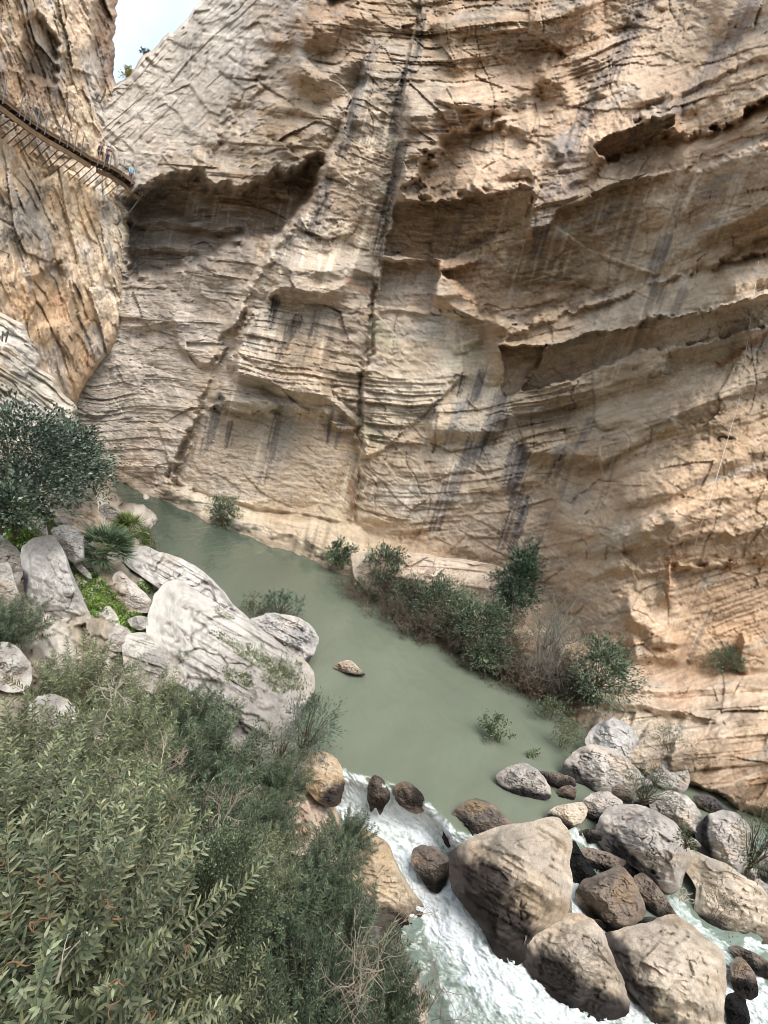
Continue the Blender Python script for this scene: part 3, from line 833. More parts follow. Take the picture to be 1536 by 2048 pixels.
# ------------------------------------------------------------------ left cliff and pale buttress
def build_cliff(name, label, edge, lo, t_at, ytop, ybot, zones, seed, step, bed_ang, rolls, stains_and_shade=(), bands=0.5, dent=None):
    rows = np.arange(ytop, ybot, step)
    ex = np.interp(rows, [p[1] for p in edge], [p[0] for p in edge])
    ex = ex + fbm(rows / 16, rows * 0, 4, seed) * 4
    nc = int((np.max(ex) - lo) / step)
    s = np.linspace(0, 1, nc)[None]
    X = lo + s * (ex[:, None] - lo)
    Y = np.repeat(rows[:, None], nc, 1)
    T = rbf(t_at, X, Y)
    sc = T / 28
    ca, sa = math.cos(bed_ang), math.sin(bed_ang)
    wx = fbm(X / 70, Y / 70, 3, seed + 1)
    A = X * ca + Y * sa + wx * 6
    B = -X * sa + Y * ca + wx * 4
    f1, e1 = flakes(A / 3.6, B, 52, seed + 2)
    f2, e2 = flakes(A / 4.5, B, 15, seed + 3)
    d = sc * (0.60 * f1 + 0.22 * f2 + bands * 0.28 * strata(A, B, 40, seed + 4, 12) + bands * 0.14 * strata(A, B, 9, seed + 5, 8)
              + 0.16 * fbm(X / 45, Y / 60, 4, seed + 6) + 0.07 * fbm(A / 22, B / 5, 4, seed + 7, 0.7) + 0.07 * flakes(A / 2.4, B, 8, seed + 21)[0])
    jn = np.exp(-(e1 / 0.04) ** 2) * ss(0.0, 0.6, fbm(X / 60, Y / 60, 2, seed + 9))
    jn2 = np.exp(-(e2 / 0.08) ** 2) * ss(0.0, 0.5, fbm(X / 40, Y / 40, 2, seed + 24))
    d -= sc * (0.14 * jn + 0.06 * jn2)
    jn = np.maximum(0.5 * jn, 0.3 * jn2)
    if dent:
        for (pts, a, sf) in dent:
            d += a * inpoly(X, Y, pts, sf)
    near = np.clip((ex[:, None] - X) / rolls, 0, 1)
    T = T - d * (0.35 + 0.65 * near) + (1 - np.sqrt(1 - (1 - near) ** 2)) * 3.0
    # the face turns the corner and runs back
    nb = 10
    back = np.arange(1, nb + 1)[None] / nb
    Xb = ex[:, None] - back * 26
    Tb = T[:, -1:] + back * 22
    XX, YY, TT = np.concatenate([X, Xb], 1), np.concatenate([Y, np.repeat(rows[:, None], nb, 1)], 1), np.concatenate([T, Tb], 1)
    V = at(XX, YY, TT)
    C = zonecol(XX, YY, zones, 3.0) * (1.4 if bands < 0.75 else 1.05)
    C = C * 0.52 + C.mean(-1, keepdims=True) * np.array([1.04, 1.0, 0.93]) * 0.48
    A2 = np.concatenate([A, np.repeat(A[:, -1:], nb, 1)], 1)
    B2 = np.concatenate([B, np.repeat(B[:, -1:], nb, 1)], 1)
    C = C * (1 + 0.25 * fbm(XX / 50, YY / 60, 4, seed + 11) + 0.18 * fbm(A2 / 50, B2 / 5, 3, seed + 12, 0.7) + 0.14 * fbm(XX / 6, YY / 7, 3, seed + 13, 0.7))[..., None]
    gry = ss(0.1, 0.7, fbm(A2 / 90, B2 / 24, 4, seed + 14)) * 0.6
    C = C * (1 - gry[..., None]) + C.mean(-1, keepdims=True) * np.array([1.0, 0.97, 0.92]) * gry[..., None]
    och = ss(0.1, 0.8, fbm(A2 / 60, B2 / 30, 4, seed + 15)) * 0.5
    C = C * (1 - och[..., None]) + C * np.array([1.04, 0.88, 0.70]) * och[..., None]
    for pts, w, c, a in stains_and_shade:
        dd, tt = polydist(XX, YY, pts, w * 3)
        m = np.clip(np.exp(-(dd / (w * 0.8)) ** 2) * (0.8 + 0.6 * fbm(XX / 10, YY / 14, 3, 7)) * a, 0, 0.95)[..., None]
        C = C * (1 - m) + lin(c) * m
    J = np.concatenate([jn, np.zeros((len(rows), nb))], 1)
    C = np.clip(C * (1 - 0.5 * J)[..., None], 0.01, 0.85)
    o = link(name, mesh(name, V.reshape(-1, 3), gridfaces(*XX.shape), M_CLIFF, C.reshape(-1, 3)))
    return tag(o, label, 'cliff', kind='structure')


Q = 2.0
build_wall(Q)
CLIFF_T = [(-300, -200, 25), (-300, 300, 25), (-300, 800, 26), (-300, 1000, 27), (0, -100, 33), (0, 200, 33), (0, 500, 33.5), (0, 800, 36), (130, -100, 40), (130, 300, 40), (130, 560, 39.5), (130, 800, 42), (260, -100, 47), (270, 250, 47), (270, 500, 46.5), (150, 900, 46)]
build_cliff('left_cliff', 'ochre overhanging cliff that carries the boardwalk on the left',
            [(240, -220), (236, -20), (228, 60), (228, 150), (232, 168), (242, 195), (247, 215), (252, 250), (254, 290), (250, 320), (252, 350), (255, 380), (256, 420), (257, 470), (256, 520), (252, 560), (252, 600), (246, 650), (228, 690), (200, 730), (172, 770), (156, 800), (150, 830), (140, 900)],
            -320, CLIFF_T, -220, 900,
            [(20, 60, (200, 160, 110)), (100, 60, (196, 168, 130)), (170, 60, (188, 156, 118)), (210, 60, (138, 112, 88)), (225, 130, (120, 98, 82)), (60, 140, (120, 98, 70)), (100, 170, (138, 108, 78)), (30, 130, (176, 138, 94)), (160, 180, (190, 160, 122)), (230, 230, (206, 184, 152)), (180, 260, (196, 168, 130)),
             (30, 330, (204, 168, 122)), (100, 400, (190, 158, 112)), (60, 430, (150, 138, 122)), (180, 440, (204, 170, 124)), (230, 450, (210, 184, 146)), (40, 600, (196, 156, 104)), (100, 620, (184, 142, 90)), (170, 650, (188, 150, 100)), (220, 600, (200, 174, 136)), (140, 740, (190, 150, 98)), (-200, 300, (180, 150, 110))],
            300, Q, 1.25, 16,
            [([(45, 60), (55, 130), (110, 190)], 16, (84, 68, 50), .6), ([(10, 480), (60, 420), (95, 370)], 16, (112, 108, 102), .7), ([(70, 640), (110, 570), (130, 520)], 12, (124, 112, 96), .6), ([(160, 560), (150, 640)], 8, (90, 76, 58), .5), ([(215, 540), (236, 510), (240, 470)], 7, (96, 84, 74), .6), ([(200, 0), (215, 100), (212, 180)], 14, (110, 88, 72), .5)],
            0.7, [([(40, 40), (75, 20), (120, 90), (110, 170), (60, 150)], -1.5, 14), ([(195, -40), (232, -40), (230, 160), (205, 190), (185, 60)], -1.2, 14), ([(60, 560), (120, 520), (130, 640), (70, 660)], -0.8, 16)])
build_cliff('pale_buttress', 'pale grey limestone buttress sloping down behind the dark shrubs on the left',
            [(-10, 560), (0, 622), (24, 640), (48, 650), (64, 680), (76, 705), (84, 740), (110, 760), (130, 790), (148, 805), (160, 850), (172, 872), (180, 900), (178, 940), (150, 1000), (120, 1060)],
            -420, [(-400, 560, 23), (-400, 1000, 21), (0, 620, 31), (0, 800, 29), (0, 1000, 26), (170, 870, 35), (100, 1000, 30)], 560, 1060,
            [(10, 660, (206, 200, 188)), (50, 700, (200, 192, 178)), (20, 720, (196, 170, 130)), (60, 760, (190, 180, 160)), (120, 830, (196, 182, 158)), (150, 860, (186, 170, 146)), (0, 850, (176, 160, 132))],
            400, Q, 0.62, 12, (), 0.8)

# ------------------------------------------------------------------ the river: still pool, falls and rapids
LIP = [(560, 1535), (640, 1538), (690, 1543), (735, 1550), (790, 1566), (840, 1592), (880, 1625), (905, 1655), (960, 1672), (1040, 1668), (1110, 1650), (1170, 1645), (1240, 1640), (1320, 1640), (1400, 1640), (1536, 1650), (1800, 1700)]


def water_z(X, Y):
    X, Y = np.asarray(X, float), np.asarray(Y, float)
    t = Y - np.interp(X, [p[0] for p in LIP], [p[1] for p in LIP])
    drop = np.interp(X, [600, 700, 860, 940, 1000, 1150, 1250, 1350, 1536, 1800], [1.5, 1.5, 1.3, 1.0, 0.7, 0.5, 0.35, 0.3, 0.35, 0.4])
    run = np.interp(X, [600, 700, 860, 1000, 1150, 1536], [75, 75, 80, 90, 110, 180])
    return -drop * ss(0, 1, (t + 4) / (run + 4)) - 0.0030 * np.clip(t - 20, 0, 600) - 0.25 * ss(60, 300, t)


def water_t(x, y):
    return float(tz(x, y, float(water_z(x, y))))


def build_river(step=2.0):
    cols = np.arange(100, 1850, step)
    ytop = np.interp(cols, [p[0] for p in SHORE], [p[1] for p in SHORE]) - 22
    s_ = np.linspace(0, 1, int(1250 / step))[:, None]
    X = np.repeat(cols[None], len(s_), 0)
    Y = ytop[None] + s_ * (2330 - ytop)[None]
    lip = np.interp(X, [p[0] for p in LIP], [p[1] for p in LIP]) + fbm(X / 18, Y * 0, 3, 5) * 5
    t = Y - lip
    Z = water_z(X, Y)
    foam = np.zeros(X.shape)

    def lay(pts, w, a, core=0.6):
        nonlocal foam
        dd, tt = polydist(X, Y, pts, 400)
        foam = np.maximum(foam, a * ss(w, w * core, dd + fbm(X / 24, Y / 24, 3, int(pts[0][0])) * w * 0.35))
    lay([(720, 1600), (800, 1650), (880, 1660)], 62, 1.0)
    lay([(790, 1640), (800, 1700), (830, 1750), (870, 1800), (930, 1870), (1000, 1950), (1080, 2010), (1160, 2060), (1250, 2100)], 70, 1.0)
    lay([(690, 1560), (700, 1620), (745, 1660)], 30, 0.95)
    lay([(900, 1690), (940, 1670)], 26, 0.9)
    lay([(880, 1770), (940, 1840), (1010, 1925)], 60, 1.0)
    lay([(930, 1930), (1000, 2040), (1100, 2100)], 90, 0.62)
    lay([(1240, 2010), (1300, 2050), (1320, 2100)], 34, 0.9)
    lay([(1136, 1752), (1146, 1800), (1152, 1835)], 20, 1.0)
    lay([(1130, 1655), (1170, 1680), (1200, 1700)], 14, 0.6)
    lay([(1205, 1868), (1240, 1858), (1275, 1855)], 10, 0.8)
    lay([(1345, 1795), (1380, 1850), (1440, 1895), (1480, 1930)], 22, 0.55)
    lay([(1445, 1960), (1440, 2010), (1440, 2080)], 30, 0.95)
    lay([(1500, 1890), (1560, 1900)], 16, 0.8)
    lay([(1500, 1950), (1525, 2000), (1500, 2060)], 36, 0.9)
    lay([(1380, 1595), (1410, 1605), (1440, 1620)], 6, 0.45)
    foam *= ss(-10, 14, t)
    # flow-stretched texture
    fa, fb_ = X * 0.62 + Y * 0.78, -X * 0.78 + Y * 0.62
    fw = 14 * fbm(X / 60, Y / 60, 2, 76)
    fl = 0.6 * fbm(fa / 52, (fb_ + fw) / 11, 4, 77, 0.62) + 0.4 * fbm(fa / 18, fb_ / 13, 3, 75)
    fine = fbm(fa / 14, (fb_ + fw) / 4.5, 4, 74, 0.7)
    tiny = fbm(fa / 6, (fb_ + fw) / 4, 3, 73, 0.7)
    f = ss(0.10, 1.15, foam * 1.0 + 0.36 * fl + 0.20 * fine + 0.12 * tiny) * ss(0.0, 0.45, foam)
    streak = ss(0.45, 0.9, fbm(X / 60, Y / 16 + X / 40, 3, 78)) * ss(20, 120, t) * 0.35
    f = np.maximum(f, streak * (foam > 0.02))
    Z = Z + foam * (0.075 * fbm(fa / 40, (fb_ + fw) / 26, 3, 79, 0.5) + 0.026 * fine + 0.022 * tiny) + ss(0, 60, t) * 0.03 * fbm(X / 30, Y / 20, 3, 81)
    Z = Z * ss(-16, 6, t)
    V = atz(X, Y, Z)
    # thin glassy water sliding over the lip reads green; pool colour varies softly
    pool = lin((138, 147, 128)) * 0.62
    deep = lin((82, 102, 88)) * 0.5
    rap = lin((146, 164, 150)) * 0.6
    tone = ss(1300, 960, Y)[..., None]
    C = pool * (1 - tone) + deep * tone
    lane = (0.5 + 0.5 * fbm(X / 160 - Y / 260, Y / 90 + X / 130, 3, 82))[..., None]
    C = C * (0.92 + 0.14 * lane)
    r = ss(0, 70, t)[..., None]
    C = C * (1 - r) + rap * r
    aqua, white = np.array([0.38, 0.45, 0.41]), np.array([0.74, 0.79, 0.82])
    g1, g2 = ss(0.0, 0.5, f)[..., None], ss(0.42, 1.0, f + 0.16 * fine + 0.12 * tiny)[..., None]
    C = C * (1 - g1) + aqua * g1
    C = C * (1 - g2) + white * g2
    col = np.concatenate([C, f[..., None]], -1).reshape(-1, 4)
    m, n, b = newmat('river_water')
    N, L = n.nodes.new, n.links.new
    a = N('ShaderNodeAttribute')
    a.attribute_name = 'Col'
    L(a.outputs['Color'], b.inputs['Base Color'])
    mr = N('ShaderNodeMapRange')
    mr.inputs[3].default_value = 0.08
    mr.inputs[4].default_value = 0.75
    L(a.outputs['Alpha'], mr.inputs[0])
    L(mr.outputs[0], b.inputs['Roughness'])
    b.inputs['IOR'].default_value = 1.5
    tc = N('ShaderNodeTexCoord')
    mp = N('ShaderNodeMapping')
    mp.inputs['Rotation'].default_value = (0, 0, math.radians(40))
    mp.inputs['Scale'].default_value = (1.0, 0.45, 1)
    L(tc.outputs['Object'], mp.inputs[0])
    ns = N('ShaderNodeTexNoise')
    ns.inputs['Scale'].default_value = 1.6
    ns.inputs['Detail'].default_value = 5
    L(mp.outputs[0], ns.inputs['Vector'])
    bp = N('ShaderNodeBump')
    bp.inputs['Strength'].default_value = 0.4
    bp.inputs['Distance'].default_value = 0.25
    L(ns.outputs[0], bp.inputs['Height'])
    L(bp.outputs[0], b.inputs['Normal'])
    o = link('river', mesh('river', V.reshape(-1, 3), gridfaces(*X.shape), m, col))
    tag(o, 'murky green river pool that spills over a rock lip into white rapids', 'river', kind='structure')
    return Z


build_river()

# ------------------------------------------------------------------ left bank ground under the shrubs
BANK_T = [(-300, 2300, 2.6), (0, 2300, 3.6), (300, 2300, 5.0), (0, 2048, 4.6), (300, 2048, 6.2), (550, 2048, 8.0), (760, 2048, 10.2), (850, 2040, 12.5), (-300, 2048, 3.4), (-300, 1600, 6), (0, 1750, 6.8), (300, 1750, 8.6), (550, 1800, 11), (700, 1800, 13.4), (860, 1830, 15.2), (0, 1500, 10), (250, 1500, 12.2), (450, 1500, 16.5), (560, 1560, 17.2),
          (640, 1600, 17.2), (720, 1600, 19), (0, 1350, 14), (200, 1350, 16.5), (400, 1350, 23.0), (600, 1420, 21.5), (700, 1420, 23), (0, 1200, 18.5), (150, 1180, 21), (280, 1200, 23), (430, 1230, 28), (520, 1250, 27), (620, 1250, 29), (0, 1050, 23), (120, 1060, 27), (230, 1090, 28), (330, 1110, 32), (450, 1160, 32), (0, 950, 25.5), (150, 960, 31), (260, 1030, 36), (230, 960, 46), (-300, 1200, 11), (-300, 900, 19),
          (600, 1330, 26), (500, 1150, 36), (900, 1950, 14.5), (950, 2200, 12), (700, 1300, 28)]


def bank_t(x, y):
    return rbf(BANK_T, np.asarray(x, float), np.asarray(y, float))


BANKG = {}


def bank_surf(x, y):
    j = np.clip((np.asarray(x) + 420) / BANKG['step'], 0, BANKG['T'].shape[1] - 1).astype(int)
    i = np.clip((np.asarray(y) - 900) / BANKG['step'], 0, BANKG['T'].shape[0] - 1).astype(int)
    return BANKG['T'][i, j]


def build_bank(step=3.0):
    X, Y = np.meshgrid(np.arange(-420, 960, step), np.arange(900, 2420, step))
    T = bank_t(X, Y)
    f1, e1 = flakes(X / 1.3, Y, 60, 501)
    f2, e2 = flakes(X, Y, 24, 502)
    A_, B_ = X * 0.85 + Y * 0.5, -X * 0.5 + Y * 0.85
    d = T / 28 * (1.0 * f1 + 0.6 * f2 + 0.5 * fbm(X / 60, Y / 60, 4, 503) + 0.4 * strata(A_, B_, 26, 508, 4) + 0.12 * fbm(X / 9, Y / 9, 3, 504))
    TT = np.maximum(T - d * 0.8, 2.0)
    BANKG.update(T=TT, step=step)
    V = at(X, Y, TT)
    k = ss(-0.3, 0.4, fbm(X / 60, Y / 60, 4, 505))[..., None]
    C = lin((150, 140, 124)) * (1 - k) + lin((186, 178, 166)) * k
    C = C * (1 + 0.3 * fbm(X / 12, Y / 12, 3, 506))[..., None]
    wet = ss(0.6, -0.2, V[..., 2] + 0.3 * fbm(X / 20, Y / 20, 3, 507))[..., None]
    C = C * (1 - 0.7 * wet)
    o = link('left_bank', mesh('left_bank', V.reshape(-1, 3), gridfaces(*X.shape), M_BANK, C.reshape(-1, 3)))
    tag(o, 'steep stony left bank under the shrubs and boulders', 'bank', kind='structure')


build_bank()


def build_unseen_cliff():  # out-of-view cliff added behind the camera to block low sky light
    u, v = np.meshgrid(np.arange(-80, 70, 0.8), np.arange(-6, 25, 0.8))
    y = -6.0 - 0.004 * np.abs(u) ** 1.6 - 0.10 * v + 1.3 * fbm(u / 9, v / 7, 4, 601) + 0.5 * flakes(u, v, 3.5, 602)[0]
    V = np.stack([u, y, v], -1)
    C = lin((186, 160, 126)) * (1 + 0.25 * fbm(u / 5, v / 4, 4, 603))[..., None]
    o = link('unseen_cliff', mesh('unseen_cliff', V.reshape(-1, 3), gridfaces(*u.shape), M_CLIFF, C.reshape(-1, 3)))
    tag(o, 'unseen ochre cliff behind the viewer, added to block low sky light', 'cliff', kind='structure')


build_unseen_cliff()
# ------------------------------------------------------------------ boulders


def smooth_ring(pts, n, rough, seed, grow=0.03):
    P = np.array(pts, float)
    for k in range(2):
        Qn = np.roll(P, -1, 0)
        c = 0.18 if k == 0 else 0.25
        P = np.stack([P * (1 - c) + Qn * c, P * c + Qn * (1 - c)], 1).reshape(-1, 2)
    P = np.concatenate([P, P[:1]])
    L = np.concatenate([[0], np.cumsum(np.hypot(*np.diff(P, axis=0).T))])
    u = np.linspace(0, L[-1], n, endpoint=False)
    R = np.stack([np.interp(u, L, P[:, 0]), np.interp(u, L, P[:, 1])], 1)
    a = np.arange(n) / n * 2 * math.pi
    k = fbm(np.cos(a) * 3, np.sin(a) * 3, 4, seed) * rough
    R = R + (R - R.mean(0)) * (k[:, None] + grow)
    S = R.copy()
    for _ in range(500):
        S = 0.5 * S + 0.25 * (np.roll(S, 1, 0) + np.roll(S, -1, 0))
    return R, S


STONE = {'pale': ((192, 187, 178), (156, 150, 142), (178, 164, 144)), 'white': ((202, 198, 192), (164, 160, 156), (188, 178, 162)), 'grey': ((188, 180, 170), (156, 149, 143), (184, 168, 148)),
         'tan': ((206, 190, 168), (174, 160, 142), (194, 172, 144)), 'brown': ((138, 122, 108), (104, 94, 86), (146, 122, 94)), 'dark': ((96, 90, 88), (72, 70, 72), (104, 90, 74)), 'gold': ((200, 182, 154), (182, 156, 120), (160, 148, 134)),
         'pink': ((202, 182, 160), (186, 156, 130), (186, 170, 150)), 'blue': ((188, 184, 178), (144, 142, 142), (182, 172, 160))}


def boulder(name, label, outline, t, thick, stone, planes=(), wet=None, tilt=(0.0, -0.5), seed=1, cat='boulder', group=None, rough=0.05, grain=1.0, beds=0.0, bedang=0.3, boxy=3.0, grow=0.03, tide=None):
    """a rock with this outline; t = distance of its girdle, thick = how far it bulges (m), planes = flat faces (gx, gy, h0)"""
    NA, NF, NB = 150, 60, 12
    R, S = smooth_ring(outline, NA, rough, seed, grow)
    c = 0.5 * (R.mean(0) + 0.5 * (R.max(0) + R.min(0)))
    hs = 0.5 * (R.max(0) - R.min(0)).max()
    size = hs * 2 * t / FPX
    rf = 1 - (1 - np.linspace(0, 1, NF)) ** 1.3
    rb_ = np.linspace(1, 0, NB + 1)[1:]
    r = np.concatenate([rf, rb_])[:, None]
    front = np.concatenate([np.ones(NF), -np.ones(NB)])[:, None]
    r2 = r ** 4
    PX = c[0] + r * ((S[:, 0] - c[0])[None] * (1 - r2) + (R[:, 0] - c[0])[None] * r2)
    PY = c[1] + r * ((S[:, 1] - c[1])[None] * (1 - r2) + (R[:, 1] - c[1])[None] * r2)
    x, y = (PX - c[0]) / hs, (PY - c[1]) / hs
    h = np.sqrt(np.clip(1 - r ** boxy, 0, 1)) * np.ones_like(x)
    prs = RS(seed + 900)
    extra = []
    for i_ in range(9):
        a_ = prs.rand() * 6.28
        sl_ = 0.5 + 0.9 * prs.rand()
        extra.append((math.cos(a_) * sl_, math.sin(a_) * sl_, 0.62 + 0.34 * prs.rand()))
    for gx, gy, h0 in list(planes) + extra:
        q = h0 + gx * x + gy * y + 0.05 * fbm(x * 2, y * 2, 2, seed + 3)
        k = 0.018
        m = np.clip(0.5 + 0.5 * (h - q) / k, 0, 1)
        h = np.where(front > 0, h * (1 - m) + q * m - k * m * (1 - m), h)
    h = np.maximum(h, 0) if True else h
    T = t + tilt[0] * (PX - c[0]) / 100 + tilt[1] * (PY - c[1]) / 100 - front * h * thick
    V0 = at(PX, PY, T)
    X3, Y3, Z3 = (V0[..., 0] + seed * 3.1), V0[..., 1], V0[..., 2]
    edge = np.clip((1 - r) * 5, 0, 1) * ss(0.0, 0.16, r)
    k = 2.2 / max(size, 0.6)
    ca, sa = math.cos(bedang), math.sin(bedang)
    A, B = PX * ca + PY * sa, -PX * sa + PY * ca
    dn = size * 0.028 * fbm3(X3 * k, Y3 * k, Z3 * k, 4, seed + 5) + 0.05 * grain * fbm3(X3 * 2.4, Y3 * 2.4, Z3 * 2.4, 4, seed + 6, 0.62)
    fl, fe = flakes(A / hs * 2.6, B / hs * 4.0, 1.0, seed + 7)
    if grain > 1.2:
        fl2, fe2 = flakes(A / hs * 1.5 + 0.3 * fbm(x * 3, y * 3, 3, seed), B / hs * 3.2 + 0.3 * fbm(x * 3, y * 3, 3, seed + 1), 1.0, seed + 41)
        ck2 = np.exp(-(fe2 / 0.035) ** 2) * ss(-0.3, 0.3, fbm(x * 3, y * 3, 3, seed + 43))
        dn = dn - 0.09 * ck2 + size * 0.035 * fl2
    dn = dn + size * 0.035 * grain * fl
    if beds:
        dn = dn + beds * size * (0.06 * strata(A, B, hs * 0.26, seed + 8, 7) + 0.03 * strata(A, B, hs * 0.09, seed + 9, 9))
    fl3, fe3 = flakes(A / hs * 0.9 + 0.4 * fbm(x * 2, y * 2, 3, seed + 50), B / hs * 1.6 + 0.4 * fbm(x * 2, y * 2, 3, seed + 51), 1.0, seed + 42)
    cr = np.exp(-(fe3 / 0.022) ** 2) * ss(0.1, 0.5, fbm(x * 2.2, y * 2.2, 2, seed + 11))
    dn = dn - 0.035 * grain * cr * min(size, 3)
    dn = dn + (0.05 if grain > 1.2 else 0.022) * min(size, 3) * flakes(A / hs * 9, B / hs * 13, 1.0, seed + 31)[0]
    T = T - dn * edge * front
    V = at(PX, PY, T)
    c0, c1, c2 = [lin(q) for q in STONE[stone]]
    n1 = ss(-0.5, 0.6, fbm3(X3 * k * 0.8, Y3 * k * 0.8, Z3 * k * 0.8, 4, seed + 12))[..., None]
    n2 = ss(0.1, 0.8, fbm(A / hs * 1.2, B / hs * 2.5, 4, seed + 13))[..., None] * 0.8
    C = c0 * n1 + c1 * (1 - n1)
    C = C * (1 - n2) + c2 * n2
    C = C * (1 + 0.22 * fbm3(X3 * 5, Y3 * 5, Z3 * 5, 4, seed + 14, 0.7) + 0.08 * vn(A / hs * 2, B / hs * 22, seed + 15))[..., None]
    lich = ss(0.45, 0.7, fbm3(X3 * 3, Y3 * 3, Z3 * 3, 3, seed + 16))[..., None] * 0.35
    C = C * (1 - lich) + lin((118, 114, 108)) * lich
    C = C * 0.8 + C.mean(-1, keepdims=True) * np.array([1.03, 1.0, 0.95]) * 0.2
    C = C * (1 - 0.5 * cr * edge)[..., None]
    if grain > 1.2:
        C = C * (1 - 0.55 * ck2)[..., None]
        pit = ss(0.35, 0.7, fbm(x * 9, y * 9, 4, seed + 44, 0.7))[..., None] * 0.4
        C = C * (1 - pit) + lin((128, 122, 112)) * pit
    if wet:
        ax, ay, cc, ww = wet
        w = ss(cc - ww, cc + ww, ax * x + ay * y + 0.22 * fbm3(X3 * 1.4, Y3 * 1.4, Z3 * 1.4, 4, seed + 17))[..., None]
        C = C * (1 - w) + C * np.array([0.10, 0.10, 0.115]) * w  # dark flank: wet stone and its shade, both put into the colour
    if tide is not None:
        w2 = ss(0.42, 0.08, V[..., 2] - tide + 0.18 * fbm3(X3 * 2, Y3 * 2, Z3 * 2, 3, seed + 61))[..., None] * 0.8
        C = C * (1 - w2) + C * np.array([0.22, 0.21, 0.21]) * w2
    mid = V[:NF].mean((0, 1))
    low = V.reshape(-1, 3)[:, 2].min()
    base = np.array([mid[0], mid[1], low])
    F = gridfaces(NF + NB, NA, True)
    o = link(name, mesh(name, V.reshape(-1, 3) - base, F, M_ROCK, np.clip(C, 0.01, 0.85).reshape(-1, 3)))
    o.location = Vector(base)
    return tag(o, label, cat, group)


_sd = [10]


def br(label, outline, stone, thick=1.0, wet=None, planes=((0, 0.55, 0.62), (0.1, -0.6, 0.9)), t=None, tilt=(0, -0.55), name='boulder', cat='boulder', group='boulders in the rapids', **kw):
    """a boulder standing in the water at its lowest outline point unless t is given"""
    _sd[0] += 7
    p = max(outline, key=lambda q: q[1])
    tt = t
    if t is None and group:
        kw.setdefault('grow', 0.095)
    if t is None:
        kw['tide'] = float(water_z(p[0], p[1] - 4))
    if t == 'wall':
        xs, ys = [q[0] for q in outline], [q[1] for q in outline]
        cx_, cy_ = 0.5 * (min(xs) + max(xs)), 0.5 * (min(ys) + max(ys))
        gx = (wall_surf(min(max(xs), 1536), cy_) - wall_surf(min(xs), cy_)) / (min(max(xs), 1536) - min(xs)) * 100
        tt = min(wall_surf(cx_, cy_), wall_surf(cx_, max(ys)) + 0.6) + 0.25
        tilt = (float(np.clip(gx, -1.2, 0.3)), tilt[1])
    elif tt is None:
        cy = 0.5 * (max(q[1] for q in outline) + min(q[1] for q in outline))
        tt = water_t(p[0], p[1]) - tilt[1] * (p[1] - cy) / 100 - 0.05
    return boulder(name, label, outline, tt, thick, stone, planes, wet, tilt, _sd[0], cat, group, **kw)


WL = (-0.7, 0.8, 0.18, 0.18)
br('huge tan boulder with dark wet and shaded flank rising out of the white rapids', [(905, 1717), (925, 1700), (945, 1681), (1022, 1656), (1104, 1649), (1121, 1667), (1134, 1696), (1135, 1749), (1138, 1790), (1120, 1830), (1061, 1862), (1051, 1903), (1034, 1918), (1010, 1914), (992, 1893), (975, 1856), (939, 1813), (905, 1763)], 'tan', 1.7, (-0.75, 0.55, 0.06, 0.14), ((0.25, 0.45, 0.62), (1.0, -0.75, 0.86), (-0.6, 0.1, 0.75)), beds=0.5, bedang=0.55)
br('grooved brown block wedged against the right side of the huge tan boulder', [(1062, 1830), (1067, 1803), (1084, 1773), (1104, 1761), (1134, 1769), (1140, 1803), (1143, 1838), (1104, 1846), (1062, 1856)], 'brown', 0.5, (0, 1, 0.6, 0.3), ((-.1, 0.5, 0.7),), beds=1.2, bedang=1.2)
br('rounded tan boulder with black wet and shaded belly in front of the huge one', [(1061, 1859), (1091, 1846), (1164, 1833), (1186, 1843), (1201, 1863), (1211, 1889), (1224, 1923), (1237, 1956), (1254, 1999), (1251, 2019), (1231, 2033), (1205, 2035), (1174, 2023), (1124, 2006), (1084, 1973), (1061, 1936), (1052, 1900)], 'tan', 1.3, (-0.55, 0.9, 0.06, 0.18), ((0.1, 0.7, 0.72), (0.5, -0.7, 0.92)))
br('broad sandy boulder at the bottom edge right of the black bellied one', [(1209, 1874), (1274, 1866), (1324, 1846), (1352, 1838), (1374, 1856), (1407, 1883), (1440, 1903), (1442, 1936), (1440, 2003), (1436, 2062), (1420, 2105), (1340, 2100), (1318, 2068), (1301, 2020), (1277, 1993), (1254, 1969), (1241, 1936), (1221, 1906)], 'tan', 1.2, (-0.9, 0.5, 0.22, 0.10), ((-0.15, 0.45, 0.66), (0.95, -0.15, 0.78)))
br('brown angular boulder between the huge boulder and long pale one', [(1154, 1785), (1167, 1766), (1204, 1749), (1237, 1739), (1254, 1749), (1272, 1776), (1287, 1819), (1284, 1833), (1264, 1846), (1231, 1859), (1211, 1859), (1184, 1833), (1161, 1809)], 'brown', 0.9, (-0.5, 0.9, 0.45, 0.2), ((0.2, 0.6, 0.7), (0.6, -0.7, 0.9)))
br('thin tilted brown boulder lying behind the brown angular one', [(1161, 1703), (1171, 1694), (1224, 1709), (1264, 1729), (1279, 1746), (1267, 1759), (1251, 1751), (1237, 1743), (1204, 1749), (1185, 1748), (1167, 1726)], 'brown', 0.5, (-0.3, 1.5, 0.2, 0.15), ((0, 0.8, 0.5),))
br('leaning brown wedge right beside the brown angular boulder', [(1267, 1758), (1287, 1748), (1311, 1769), (1334, 1799), (1353, 1833), (1344, 1840), (1324, 1834), (1291, 1817), (1279, 1790)], 'brown', 0.6, (-0.6, 0.8, 0.3, 0.2), ((-0.5, 0.5, 0.6),))
